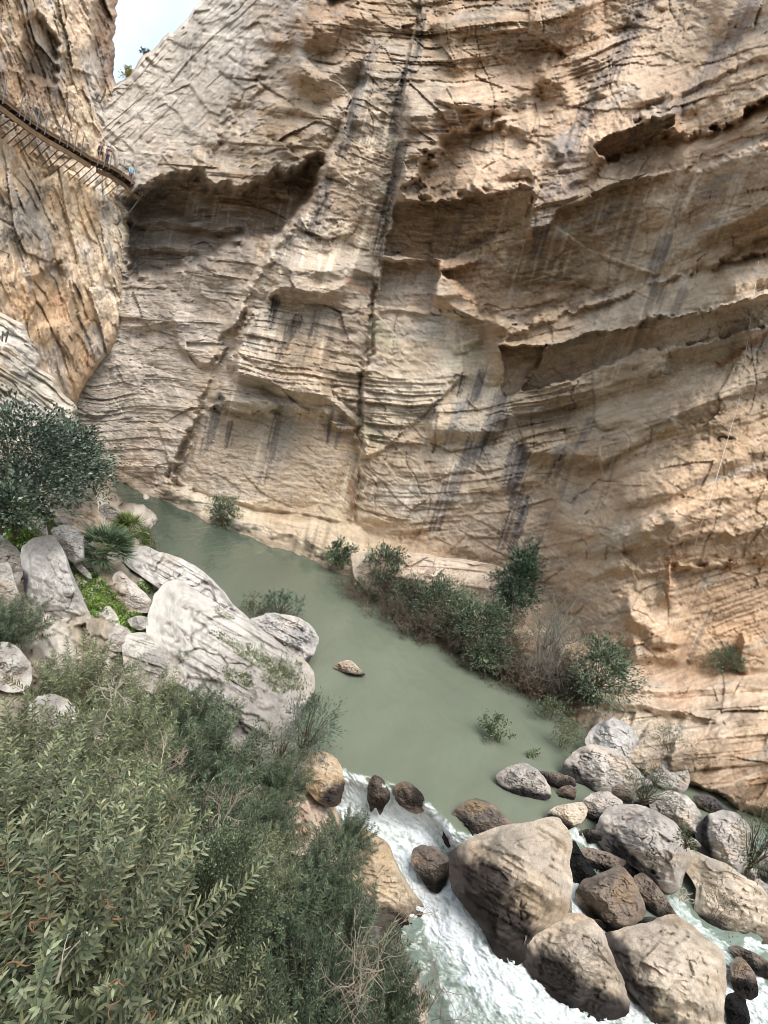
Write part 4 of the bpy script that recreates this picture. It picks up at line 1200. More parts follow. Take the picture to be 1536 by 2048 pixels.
br('big whitish grey boulder with a purple stained lower side', [(1197, 1650), (1211, 1626), (1237, 1616), (1277, 1616), (1317, 1629), (1347, 1646), (1361, 1669), (1374, 1703), (1366, 1740), (1353, 1772), (1331, 1784), (1291, 1752), (1277, 1738), (1237, 1712), (1211, 1698), (1197, 1672)], 'grey', 1.2, (-0.7, 0.75, 0.30, 0.08), ((0.1, 0.45, 0.68), (0.75, -0.75, 0.82)))
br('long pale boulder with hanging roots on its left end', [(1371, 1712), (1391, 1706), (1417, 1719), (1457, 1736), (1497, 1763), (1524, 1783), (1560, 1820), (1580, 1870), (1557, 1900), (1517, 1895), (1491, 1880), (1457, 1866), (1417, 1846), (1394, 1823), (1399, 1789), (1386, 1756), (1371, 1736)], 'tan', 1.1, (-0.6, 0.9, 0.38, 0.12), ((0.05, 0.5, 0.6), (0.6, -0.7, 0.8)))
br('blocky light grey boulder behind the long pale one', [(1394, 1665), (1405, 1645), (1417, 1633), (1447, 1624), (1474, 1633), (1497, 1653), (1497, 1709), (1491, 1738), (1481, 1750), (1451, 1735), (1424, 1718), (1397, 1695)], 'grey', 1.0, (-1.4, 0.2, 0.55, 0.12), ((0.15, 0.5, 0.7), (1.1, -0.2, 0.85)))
br('grey boulder with a shrub growing over it at the back of the rapids', [(1300, 1604), (1318, 1590), (1345, 1585), (1375, 1595), (1400, 1625), (1404, 1652), (1385, 1678), (1362, 1672), (1340, 1650), (1310, 1632)], 'grey', 0.9, (0, 1, .7, .2))
br('low tan boulder with wet foot at the pool outlet', [(1096, 1630), (1103, 1618), (1121, 1611), (1164, 1604), (1173, 1621), (1164, 1643), (1134, 1661), (1112, 1656)], 'tan', 0.6, (-0.4, 0.9, 0.25, 0.2))
br('flat topped grey boulder right of the low tan outlet boulder', [(1164, 1606), (1184, 1586), (1214, 1584), (1237, 1599), (1248, 1613), (1224, 1625), (1197, 1641), (1174, 1632)], 'grey', 0.6, (-0.3, 0.9, 0.35, 0.25))
br('isolated grey boulder standing alone in the pool edge left of the boulder pile', [(994, 1554), (1015, 1535), (1050, 1528), (1075, 1540), (1095, 1570), (1101, 1593), (1070, 1597), (1030, 1585), (1000, 1572)], 'grey', 0.7, (-0.3, 1, 0.22, 0.1))
br('low dark slab of rock touching the lone pool boulder', [(1072, 1542), (1110, 1545), (1145, 1555), (1151, 1572), (1125, 1577), (1095, 1567)], 'brown', 0.35, (-0.2, 1, 0.0, 0.2))
br('small knobbly brown rock right below the low dark slab', [(1116, 1577), (1140, 1570), (1153, 1580), (1149, 1600), (1120, 1600)], 'brown', 0.25, (0, 1, 0.3, 0.3))
br('smooth pale grey boulder tilted into the pool at the pile top', [(1129, 1532), (1150, 1505), (1190, 1490), (1230, 1500), (1262, 1530), (1287, 1562), (1262, 1583), (1215, 1585), (1170, 1572), (1140, 1554)], 'grey', 0.9, (-0.7, 0.75, 0.42, 0.12), ((0.1, 0.5, 0.68), (0.5, -0.9, 0.85)))
br('tall blue grey boulder behind the smooth pool boulder', [(1173, 1484), (1195, 1452), (1225, 1438), (1255, 1452), (1275, 1480), (1291, 1520), (1284, 1550), (1262, 1552), (1230, 1530), (1195, 1515)], 'blue', 0.9, None, ((-0.7, 0.3, 0.7), (0.7, 0.2, 0.8)))
br('round grey boulder near the far bank with shadowed left side', [(1289, 1532), (1310, 1518), (1350, 1518), (1372, 1535), (1379, 1560), (1363, 1589), (1335, 1580), (1300, 1557)], 'grey', 0.7)
br('brownish wedge between the smooth pool boulder and the overgrown one', [(1215, 1582), (1240, 1568), (1264, 1590), (1264, 1609), (1235, 1608)], 'brown', 0.3)
br('small upright grey stone beside the right edge shrub', [(1490, 1737), (1503, 1722), (1515, 1740), (1510, 1762), (1494, 1757)], 'grey', 0.3)
br('small pale cobble cut by the right edge above the long boulder', [(1505, 1765), (1520, 1758), (1548, 1785), (1548, 1817), (1520, 1792)], 'grey', 0.4)
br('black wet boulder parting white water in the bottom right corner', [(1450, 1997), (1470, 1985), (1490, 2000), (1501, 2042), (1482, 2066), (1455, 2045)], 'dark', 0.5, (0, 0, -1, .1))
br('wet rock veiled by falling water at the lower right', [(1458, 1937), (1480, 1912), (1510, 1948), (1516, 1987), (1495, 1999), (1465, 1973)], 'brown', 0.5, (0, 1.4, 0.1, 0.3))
br('long wet brown ledge above the veiled rock at the right edge', [(1455, 1896), (1480, 1893), (1530, 1918), (1560, 1945), (1545, 1962), (1500, 1940)], 'brown', 0.4, (0, 1.4, 0.0, 0.3))
br('shadowed black rock in the gap above the small inner cascade', [(1126, 1690), (1150, 1683), (1170, 1720), (1196, 1752), (1175, 1770), (1150, 1765), (1135, 1745)], 'dark', 0.4, (0, 0, -1, .1))
br('purple brown wet rock below the big whitish boulder beside the right channel', [(1205, 1690), (1235, 1700), (1290, 1745), (1300, 1770), (1275, 1760), (1225, 1722)], 'dark', 0.3, (0, 0, -1, .1))
br('flat dark rock with white spray in the far right channel', [(1385, 1592), (1420, 1590), (1455, 1618), (1440, 1630), (1405, 1618)], 'dark', 0.3)
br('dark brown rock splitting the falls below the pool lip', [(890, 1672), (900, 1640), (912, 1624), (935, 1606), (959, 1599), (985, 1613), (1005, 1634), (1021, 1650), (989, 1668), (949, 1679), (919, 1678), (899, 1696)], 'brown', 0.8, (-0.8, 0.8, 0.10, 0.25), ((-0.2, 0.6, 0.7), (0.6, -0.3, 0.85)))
br('round mossy brown rock in the middle of the white water', [(825, 1706), (845, 1693), (872, 1696), (892, 1713), (900, 1735), (889, 1768), (872, 1785), (855, 1775), (843, 1751), (826, 1732)], 'brown', 0.6, (-0.2, 0.9, 0.15, 0.3))
br('pointed black rock standing in the falls near the left bank', [(736, 1566), (749, 1549), (767, 1558), (777, 1580), (780, 1600), (770, 1612), (760, 1634), (752, 1612), (742, 1626), (734, 1592)], 'brown', 0.35, (0, 0, -0.15, .25), ((0, 0.4, .7), (0.8, 0, 0.7)), t=water_t(757, 1575) - 0.1, tilt=(0, -0.3))
br('slanting dark rock under a thin sheet of sliding water', [(789, 1571), (805, 1562), (825, 1568), (847, 1592), (851, 1619), (832, 1629), (810, 1618), (789, 1601)], 'brown', 0.3, (0, 0, -0.1, .25), t=water_t(820, 1598) - 0.1, tilt=(0, -0.3))
br('rounded tan rock on the left bank just above the falls', [(596, 1532), (625, 1500), (660, 1505), (683, 1530), (689, 1562), (681, 1607), (660, 1612), (640, 1605), (610, 1578)], 'gold', 0.7, (0.6, 0.9, 0.5, 0.2), t=15.4, tilt=(0, -0.8), group=None)
br('weathered pinkish slope of rock below the tan rock by the falls', [(545, 1590), (600, 1568), (640, 1580), (665, 1605), (683, 1650), (700, 1700), (690, 1740), (640, 1760), (580, 1730), (540, 1660)], 'pink', 0.8, None, ((0.2, 0.4, 0.6),), t=14.9, tilt=(0.3, -1.0), group=None)
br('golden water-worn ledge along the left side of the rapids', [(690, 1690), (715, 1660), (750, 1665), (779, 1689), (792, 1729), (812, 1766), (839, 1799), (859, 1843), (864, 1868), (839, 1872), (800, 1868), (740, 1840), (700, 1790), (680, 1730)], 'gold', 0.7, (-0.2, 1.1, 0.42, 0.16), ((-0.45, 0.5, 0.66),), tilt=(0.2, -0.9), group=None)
br('pale rock at the water edge under the bottom shrubs', [(765, 1985), (800, 1955), (840, 1965), (860, 2000), (852, 2030), (862, 2075), (800, 2090), (750, 2040)], 'tan', 0.6, (0, 1, 0.8, 0.2), t=11.0, group=None)
br('pale stone peeping out between the shrubs left of the rapids', [(512, 1725), (535, 1706), (560, 1718), (568, 1750), (545, 1772), (515, 1764)], 'pale', 0.4, t=8.9, group=None)
br('low pointed rock alone in the middle of the green pool', [(665, 1335), (685, 1321), (703, 1321), (719, 1337), (732, 1351), (712, 1352), (685, 1343)], 'pink', 0.5, (0.2, 1.6, 0.55, 0.2), ((0, 0.9, 0.6),), group=None, grain=1.5)



def pebble(label, x, y, w, h, stone, group='small stones wedged in the rapids', name='stone', wet=(0, 1, -0.2, 0.3)):
    rs = RS(int(x * 7 + y))
    n = 9
    a = np.arange(n) / n * 2 * math.pi + rs.rand() * 2
    q = [(x + math.cos(k) * w / 2 * (0.8 + 0.35 * rs.rand()), y + math.sin(k) * h / 2 * (0.8 + 0.35 * rs.rand())) for k in a]
    return br(label, q, stone, 0.5 * w / 2 * 15 / FPX + 0.12, wet, name=name, cat='stone', group=group)


for a_ in [('black wet stone in the trickle above the thin tilted boulder', 1180, 1672, 50, 30, 'dark'), ('grey stone filling the gap between the whitish and the blocky boulder', 1384, 1694, 34, 34, 'grey'), ('cobble between the overgrown boulder and the brownish wedge', 1290, 1606, 42, 26, 'grey'),
           ('grey cobble between the smooth pool boulder and the round grey one', 1290, 1572, 34, 30, 'grey'), ('wet black stone between the brown angular boulder and the black bellied one', 1180, 1850, 60, 26, 'dark'),
           ('wet stone in the dark gap under the leaning brown wedge', 1300, 1850, 70, 30, 'dark'), ('grey rock under the right edge shrub', 1530, 1740, 60, 70, 'grey'), 
           
           ('stone between the tall blue grey boulder and the fissured ledge', 1305, 1500, 46, 34, 'grey'),
           ('small stone at the right edge behind the long pale boulder', 1480, 1760, 30, 20, 'grey')]:
    pebble(*a_)

# ---- left bank
LB = dict(group='pale rocks on the left bank')
TALL = br('tall pale slab leaning over the green hollow on the left bank', [(42, 1094), (71, 1079), (108, 1070), (125, 1100), (142, 1146), (162, 1187), (177, 1225), (186, 1262), (160, 1290), (117, 1280), (88, 1256), (69, 1224), (50, 1188), (44, 1140)], 'white', 1.2, (-1.3, 0.6, 0.62, 0.1), ((0.25, 0.35, 0.66), (0.9, 0.1, 0.8)), t=19.2, tilt=(0, -0.9), **LB)
br('knobbly white rock tucked behind the tall pale slab', [(100, 1060), (117, 1050), (150, 1054), (165, 1067), (170, 1098), (165, 1121), (150, 1127), (129, 1112), (121, 1092), (108, 1073)], 'white', 0.8, None, t=22.6, tilt=(0, -1.2), **LB)
br('small round stone perched on the knobbly white rock', [(106, 1036), (123, 1031), (142, 1038), (145, 1053), (129, 1059), (112, 1049)], 'pale', 0.4, None, t=23.8, **LB)
br('jagged white rock beside the clover at the left edge', [(40, 1042), (60, 1034), (75, 1032), (90, 1044), (98, 1070), (83, 1076), (60, 1064)], 'white', 0.5, None, t=23.2, **LB)
br('large smooth boulder with a brown shaded face beneath the carob branches', [(50, 945), (88, 935), (133, 943), (162, 950), (176, 969), (188, 996), (197, 1025), (209, 1058), (205, 1067), (185, 1074), (167, 1075), (146, 1050), (108, 1030), (62, 1015), (50, 985)], 'tan', 1.4, None, ((0.8, 0.5, 0.95), (-1.1, 0.35, 0.62)), t=25.2, tilt=(0, -1.2), **LB)
br('triangular grey rock set in the clover beside the fan palm', [(226, 1150), (242, 1141), (271, 1169), (300, 1196), (309, 1212), (300, 1224), (265, 1227), (246, 1210), (231, 1189)], 'grey', 0.6, None, ((-0.8, 0.6, 0.6), (0.5, 0.4, 0.75)), t=22.5, tilt=(0, -1.2), **LB)
br('blocky pale stone in the clover with its top facing the tall slab', [(183, 1232), (204, 1217), (219, 1212), (233, 1229), (242, 1252), (229, 1261), (208, 1261), (194, 1249)], 'white', 0.5, None, t=19.8, tilt=(0, -1.0), **LB)
br('pale stone leaning below the blocky one at the shrub tops', [(205, 1264), (240, 1250), (256, 1258), (276, 1285), (270, 1302), (233, 1305), (210, 1295)], 'pale', 0.5, None, t=18.8, tilt=(0, -1.0), **LB)
br('small white stone in the clover against the big slab', [(253, 1239), (275, 1231), (296, 1235), (297, 1255), (279, 1261), (264, 1255)], 'white', 0.35, None, t=20.4, **LB)
br('thin pale splinter of rock lying in the clover', [(145, 1127), (160, 1125), (179, 1144), (185, 1160), (167, 1152)], 'white', 0.2, None, t=22.4, **LB)
br('tiny white stone at the foot of the fan palm', [(166, 1124), (181, 1120), (187, 1132), (173, 1137)], 'white', 0.2, None, t=22.8, **LB)
br('pale rock cut by the left edge beside the tall slab', [(-20, 1130), (19, 1124), (29, 1160), (42, 1195), (44, 1220), (20, 1210), (-20, 1190)], 'pale', 0.7, None, t=18.4, tilt=(0, -1.0), **LB)
br('pale rock showing through the oleander at the left edge', [(-20, 1285), (30, 1288), (64, 1330), (60, 1376), (20, 1385), (-20, 1370)], 'pale', 0.6, None, t=13.6, tilt=(0, -1.0), **LB)
br('small lilac tinted stone showing through the oleander', [(112, 1338), (125, 1333), (134, 1348), (128, 1362), (114, 1358)], 'blue', 0.2, None, t=14.2, **LB)
br('long low stone at the waterline beyond the smooth boulder', [(196, 1013), (215, 1006), (245, 1022), (272, 1042), (245, 1050), (205, 1034)], 'grey', 0.4, None, t=32.5, **LB)
br('upper pale slab sloping to the river behind the clover', [(244, 1124), (258, 1097), (290, 1093), (320, 1106), (367, 1120), (423, 1156), (447, 1183), (465, 1211), (497, 1233), (520, 1262), (500, 1290), (440, 1260), (383, 1215), (333, 1190), (300, 1165)], 'white', 1.2, None, ((0.1, 0.9, 0.7), (-0.3, 0.25, 0.55)), t=24.6, tilt=(-0.2, -1.9), beds=0.8, bedang=0.5, grain=1.5, tide=0.0, **LB)
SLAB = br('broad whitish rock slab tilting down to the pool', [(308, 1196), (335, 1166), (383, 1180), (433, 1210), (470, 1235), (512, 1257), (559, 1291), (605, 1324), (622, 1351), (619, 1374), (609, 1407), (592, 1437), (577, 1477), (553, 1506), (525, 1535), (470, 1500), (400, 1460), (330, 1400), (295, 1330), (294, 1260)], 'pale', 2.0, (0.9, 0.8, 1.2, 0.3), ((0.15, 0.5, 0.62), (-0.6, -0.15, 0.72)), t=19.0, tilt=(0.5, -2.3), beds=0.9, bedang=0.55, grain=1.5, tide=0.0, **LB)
br('rough pale rock below the tip of the whitish slab', [(520, 1500), (560, 1480), (600, 1490), (640, 1510), (650, 1540), (610, 1570), (560, 1580), (515, 1560)], 'pale', 0.9, None, t=15.7, tilt=(0.2, -1.4), beds=0.8, bedang=0.6, grain=1.5, **LB)
br('jagged pale outcrop between the shrubs and the falls', [(500, 1580), (540, 1560), (590, 1570), (620, 1610), (640, 1680), (600, 1710), (540, 1690), (500, 1640)], 'pink', 0.9, None, t=14.0, tilt=(0.3, -1.4), beds=0.8, bedang=0.7, grain=1.5, **LB)
br('pale bedrock step above the tall slab at the left edge', [(-20, 1060), (20, 1080), (50, 1120), (40, 1170), (0, 1160), (-30, 1120)], 'pale', 0.8, None, t=20.6, tilt=(0, -1.2), beds=0.7, **LB)
br('pale bedrock step joining the blocky stone to the whitish slab', [(240, 1275), (290, 1262), (330, 1300), (350, 1370), (300, 1390), (250, 1340)], 'pale', 0.8, None, t=18.0, tilt=(0, -1.4), beds=0.8, **LB)
br('pale rock showing between the oleanders below the tall slab', [(60, 1400), (110, 1385), (150, 1410), (150, 1450), (100, 1460), (60, 1440)], 'pale', 0.5, None, t=11.4, tilt=(0, -1.0), **LB)
br('blue grey rock nose jutting over the pool', [(495, 1240), (520, 1232), (545, 1227), (579, 1230), (605, 1240), (625, 1253), (638, 1277), (627, 1303), (611, 1332), (589, 1330), (555, 1310), (520, 1285)], 'blue', 1.2, (0.2, 1, 0.75, 0.1), ((-0.4, 0.75, 0.55), (0.5, -0.5, 0.75), (0.9, 0.3, 0.8)), t=22.2, tilt=(0, -1.4), beds=0.7, bedang=0.5, grain=1.5, tide=0.0, **LB)

# ---- ledges at the foot of the great wall
LD = dict(group='ledges at the foot of the gorge wall', name='rock_ledge', cat='ledge')
br('flat topped block of pale orange stone behind the waterside evergreens', [(704, 1115), (722, 1104), (780, 1103), (830, 1107), (900, 1117), (1000, 1130), (1016, 1150), (1005, 1185), (990, 1215), (900, 1215), (830, 1205), (760, 1195), (715, 1160)], 'pink', 1.2, None, ((0, 1.2, 0.45), (0.1, 0.2, 0.55)), t='wall', tilt=(-1.1, -0.4), beds=0.3, bedang=0.1, **LD)
br('low brown bank of rock at the waterline under the big undercut ledge', [(1425, 1590), (1470, 1590), (1540, 1612), (1620, 1640), (1630, 1690), (1540, 1660), (1480, 1622), (1435, 1610)], 'brown', 0.5, (0, 1.2, 0.1, 0.2), t='wall', beds=1, **LD)
# ------------------------------------------------------------------ plants


def unit(v):
    return v / (np.linalg.norm(v, axis=-1, keepdims=True) + 1e-9)


def leaves(P, D, L, Wd, rs, up=(0, 0, 1), droop=0.15, simple=False):
    """leaf blades at P along D -> V (n*k,3), faces list, verts per leaf"""
    n = len(P)
    D = unit(D)
    S = np.cross(D, np.asarray(up) + rs.normal(0, 0.55, (n, 3)))
    S = unit(S)
    N = np.cross(S, D)
    N = np.where(N[:, 2:3] < 0, -N, N)
    L = np.broadcast_to(L, (n,))[:, None] * (0.75 + 0.5 * rs.rand(n, 1))
    Wd = np.broadcast_to(Wd, (n,))[:, None]
    if simple:
        V = np.stack([P, P + D * L * 0.5 + S * Wd + N * Wd * 0.3, P + D * L - N * L * droop, P + D * L * 0.5 - S * Wd + N * Wd * 0.3], 1)
        F = np.arange(n)[:, None] * 4 + np.array([[0, 1, 2, 3]])
        return V.reshape(-1, 3), [F], 4
    a, b = P + D * L * 0.35, P + D * L * 0.72 - N * L * droop * 0.45
    V = np.stack([P, a + S * Wd + N * Wd * 0.35, a - S * Wd + N * Wd * 0.35, b + S * Wd * 0.75 + N * Wd * 0.25, b - S * Wd * 0.75 + N * Wd * 0.25, P + D * L - N * L * droop, a, b], 1)
    o = np.arange(n)[:, None] * 8
    q = np.concatenate([o + np.array([[1, 3, 7, 6]]), o + np.array([[6, 7, 4, 2]])])
    t = np.concatenate([o + np.array([[0, 1, 6]]), o + np.array([[0, 6, 2]]), o + np.array([[3, 5, 7]]), o + np.array([[7, 5, 4]])])
    return V.reshape(-1, 3), [q, t], 8


def leafcol(n, k, cols, rs, clump=None, var=0.25):
    cols = np.array([lin(c) for c in cols])
    i = rs.randint(0, len(cols), n)
    c = cols[i]
    f = 1 + rs.normal(0, var, (n, 1))
    if clump is not None:
        f = f * clump[:, None]
    c = np.clip(c * f, 0.004, 0.6)
    return np.repeat(c, k, 0)


def wiggle(a, b, m, amp, rs):
    t = np.linspace(0, 1, m)[:, None]
    p = a + (b - a) * t
    w = rs.normal(0, amp, (m, 3)).cumsum(0)
    w = w - t * w[-1]
    w[0] = 0
    return p + w * np.linalg.norm(b - a) / m


def branching(rs, a, b, r, depth, kids=3, spread=0.55, shrink=0.66, out=None, tips=None, m=6):
    """recursive twigs from a to b -> list of tubes"""
    p = wiggle(a, b, m, 0.16, rs)
    out.append(tube(p, r, r * 0.55, 5 if depth > 1 else 3))
    if depth == 0:
        tips.append(p[-1])
        return
    d = unit(b - a)
    ln = np.linalg.norm(b - a)
    for k in range(kids):
        q = p[min(m - 1, 2 + int(rs.rand() * (m - 2)))] if k else p[-1]
        dd = unit(d + rs.normal(0, spread, 3) + np.array([0, 0, 0.12]))
        branching(rs, q, q + dd * ln * shrink * (0.7 + 0.6 * rs.rand()), r * 0.66, depth - 1, kids, spread, shrink, out, tips, m)


GREY_BARK, BROWN_BARK, WHITE_BARK, RED_BARK = (136, 126, 114), (92, 78, 62), (196, 186, 170), (128, 98, 80)


def bark(V, c, rs):
    f = 0.85 + 0.3 * rs.rand(len(V), 1)
    return np.clip(lin(c)[None] * f, 0.01, 0.7)


DARK = [(74, 90, 70), (86, 102, 78), (62, 78, 62), (98, 114, 86)]
OLIVE = [(104, 114, 84), (88, 100, 74), (122, 130, 98), (74, 88, 64), (142, 148, 114), (116, 120, 80)]
BLUEG = [(74, 88, 74), (88, 102, 86), (60, 74, 62), (116, 130, 112)]
GREYG = [(112, 116, 96), (96, 102, 84), (128, 128, 108)]
FRESH = [(96, 134, 48), (120, 156, 58), (80, 118, 44), (140, 168, 74)]


def shrub(name, label, px, py, t, wpx, hpx, seed, cols=DARK, n=2600, L=0.12, Wd=0.018, cat='shrub', group=None, clumps=46, bark_c=BROWN_BARK, tall=False, sparse=0.0, depth=3, lift=0.0, simple=True, spread=0.2):
    """a leafy shrub or tree whose crown fills a wpx by hpx patch centred on the pixel, standing at distance t"""
    rs = RS(seed)
    c = at(px, py, t)
    rx, rz = wpx / 2 * t / FPX, hpx / 2 * t / FPX
    base = c - np.array([0, 0, rz * 0.98 + lift])
    root = empty(name, base, label, cat, group)
    q = unit(rs.normal(0, 1, (clumps, 3))) * (rs.rand(clumps, 1) ** 0.38)
    q *= np.array([rx * 0.86, rx * 0.7, rz * 0.86])
    q *= (0.72 + 0.5 * rs.rand(clumps, 1))
    cz = np.array([0, 0, rz * 1.0 + lift])
    if tall:
        k = ss(-1, 1, q[:, 2] / rz)
        q[:, :2] *= (1.15 - 0.55 * k)[:, None]
    # limbs
    tb, tips = [], []
    trunk_top = np.array([rs.normal(0, .1) * rx, rs.normal(0, .1) * rx, (lift + rz * 0.45) if not tall else lift + rz * 1.2])
    r0 = 0.03 + 0.035 * rz
    tb.append(tube(wiggle(np.zeros(3), trunk_top, 6, 0.12, rs), r0, r0 * 0.6, 6))
    for i in range(min(clumps, 30)):
        a = trunk_top * (0.3 + 0.7 * rs.rand())
        tb.append(tube(wiggle(a, q[i] + cz, 6, 0.16, rs), r0 * 0.4, 0.006, 4))
    BV, BF = join(tb)
    link('branches', mesh('branches', BV, BF, M_BARK, bark(BV, bark_c, rs)), root)
    # leaves gathered on sprays
    ci = rs.randint(0, clumps, n)
    s = spread * 1.35 * math.sqrt(rx * rz) * (0.6 + 0.8 * rs.rand(clumps))[ci][:, None]
    nsp = 9
    sp = unit(rs.normal(0, 1, (clumps, nsp, 3)) + unit(q + 1e-6)[:, None] * 0.7 + np.array([0, 0, 0.35]))
    u_ = rs.rand(n, 1) ** 0.7
    off = (sp[ci, rs.randint(0, nsp, n)] * u_ * 2.0 + rs.normal(0, 0.16, (n, 3))) * s
    P = q[ci] + cz + off
    D = unit(off) * 0.8 + unit(q[ci] + 1e-6) * 0.5 + rs.normal(0, 0.35, (n, 3)) + np.array([0, 0, 0.35])
    ctone = 0.62 + 0.76 * rs.rand(clumps)
    V, F, k = leaves(P, D, L, Wd, rs, simple=simple)
    link('crown', mesh('crown', V, F, M_LEAF, leafcol(n, k, cols, rs, ctone[ci])), root)
    return root


def brush(name, label, px, py, t, wpx, hpx, seed, bark_c=GREY_BARK, depth=3, kids=3, stems=9, r=0.02, leafy=0, cols=GREYG, L=0.07, Wd=0.012, cat='bush', group=None, lean=(0, 0, 0), wide=1.0):
    """a bare twiggy bush"""
    rs = RS(seed)
    c = at(px, py, t)
    rx, rz = wpx / 2 * t / FPX, hpx / 2 * t / FPX
    base = c - np.array([0, 0, rz])
    root = empty(name, base, label, cat, group)
    tb, tips = [], []
    for i in range(stems):
        a = rs.rand() * 2 * math.pi
        e = rs.rand() ** 0.6
        b = np.array([math.cos(a) * rx * 0.62 * e * wide, math.sin(a) * rx * 0.5 * e * wide, rz * (1.15 + 0.35 * rs.rand()) * (1.1 - 0.5 * e)]) + np.array(lean) * rz
        s0 = np.array([math.cos(a) * rx * .25, math.sin(a) * rx * .2, 0]) * e
        branching(rs, s0, s0 + b * 0.55, r, depth, kids, 0.75, 0.68, tb, tips)
    V, F = join(tb)
    link('twigs', mesh('twigs', V, F, M_BARK, bark(V, bark_c, rs)), root)
    if leafy:
        tp = np.array(tips)
        P = tp[rs.randint(0, len(tp), leafy)] + rs.normal(0, 0.06, (leafy, 3))
        D = rs.normal(0, 1, (leafy, 3)) + np.array([0, 0, .6])
        V, F, k = leaves(P, D, L, Wd, rs, simple=True)
        link('crown', mesh('crown', V, F, M_DULL, leafcol(leafy, k, cols, rs)), root)
    return root


# ---- oleanders: long leaves in whorls along many rising stems
def oleander_proto(seed, R=1.35, stems=150, cols=OLIVE, L=0.14, Wd=0.0125, gap=0.042):
    rs = RS(seed)
    tb, P, D, tn, Ls = [], [], [], [], []
    for i in range(stems):
        a = rs.rand() * 2 * math.pi
        pol = math.acos(1 - rs.rand() * 0.86)
        d0 = np.array([math.sin(pol) * math.cos(a), math.sin(pol) * math.sin(a), math.cos(pol)])
        ln = R * (0.72 + 0.42 * rs.rand())
        s0 = np.array([rs.normal(0, .16), rs.normal(0, .16), 0.0])
        m = 9
        u = np.linspace(0, 1, m)[:, None]
        pts = s0 + d0 * u * ln + np.array([0, 0, 0.22 * ln]) * u ** 2.2 + rs.normal(0, 0.012, (m, 3)).cumsum(0) * u
        tb.append(tube(pts, 0.009, 0.004, 4))
        tone = 0.55 + 0.85 * rs.rand()
        s = ln * (0.30 + 0.2 * rs.rand())
        ph = rs.rand() * 6
        while s < ln * 1.0:
            f = s / ln
            p = np.array([np.interp(f, u[:, 0], pts[:, k]) for k in range(3)])
            f2 = min(f + 0.06, 1.0)
            tg = unit(np.array([np.interp(f2, u[:, 0], pts[:, k]) for k in range(3)]) - np.array([np.interp(f2 - 0.12, u[:, 0], pts[:, k]) for k in range(3)]))
            e1 = unit(np.cross(tg, np.array([0.3, 0.2, 1.0])))
            e2 = np.cross(tg, e1)
            op = 0.72 + 0.75 * (1 - f) + 0.3 * rs.rand()
            for k in range(3):
                an = ph + k * 2.094
                P.append(p)
                D.append(tg * math.cos(op) + (e1 * math.cos(an) + e2 * math.sin(an)) * math.sin(op))
                tn.append(tone * (0.8 + 0.3 * f))
                Ls.append(L * (1.0 - 0.35 * max(0, f - 0.8) / 0.2))
            ph += 1.05
            s += gap * (1.25 - 0.5 * f)
    P, D = np.array(P), np.array(D)
    V, F, k = leaves(P, D, np.array(Ls), Wd, rs, droop=0.10)
    C = leafcol(len(P), k, cols, rs, np.array(tn), 0.16)
    BV, BF = join(tb)
    return mesh('crown', V, F, M_LEAF, C), mesh('stems', BV, BF, M_BARK, bark(BV, (150, 142, 118), rs))


OLD = [(80, 94, 72), (68, 82, 64), (94, 108, 82), (58, 72, 56), (112, 122, 96)]
OLG = [(108, 116, 84), (92, 102, 72), (128, 134, 102), (78, 90, 66), (146, 148, 116)]
OP = [oleander_proto(900, cols=OLD), oleander_proto(901, cols=OLG, stems=120), oleander_proto(902, cols=OLIVE, stems=110), oleander_proto(903, cols=OLD, stems=125)]
OPB = oleander_proto(950, 1.35, 185, [(112, 120, 92), (94, 104, 80), (134, 140, 110), (80, 92, 70), (152, 156, 126), (126, 128, 92)], 0.122, 0.0128, 0.036)


def oleander(label, px, py, t, R, rot, v, group='oleander bushes on the left bank'):
    """px, py, t: the middle of the leafy dome"""
    c = at(px, py, t)
    s = R / 1.35
    root = empty('oleander_bush', c - np.array([0, 0, 0.75 * R]), label, 'bush', group)
    root.rotation_euler = (0, 0, rot)
    root.scale = (s, s, s)
    cr, st = OPB if v < 0 else OP[v % 4]
    link('crown', cr, root)
    link('stems', st, root)
    return root


def pods(root, spots, seed):
    """curled brown seed pods on stem tips"""
    rs = RS(seed)
    inv = np.array(root.matrix_basis.inverted())
    for (px, py, t) in spots:
        w = at(px, py, t)
        l = (inv @ np.append(w, 1))[:3]
        tb = []
        for k in range(2):
            a = rs.rand() * 6.28
            u = np.linspace(0, 1, 8)[:, None]
            d = np.array([math.cos(a), math.sin(a), 0.3])
            e = np.array([-math.sin(a), math.cos(a), -0.4])
            p = l + d * 0.055 * np.sin(u * 2.4) + e * 0.030 * (1 - np.cos(u * 2.6)) - np.array([0, 0, 0.03]) * u
            tb.append(tube(p, 0.006, 0.002, 5))
        V, F = join(tb)
        link('seed_pod', mesh('seed_pod', V, F, M_BARK, bark(V, (128, 96, 70), rs)), root)


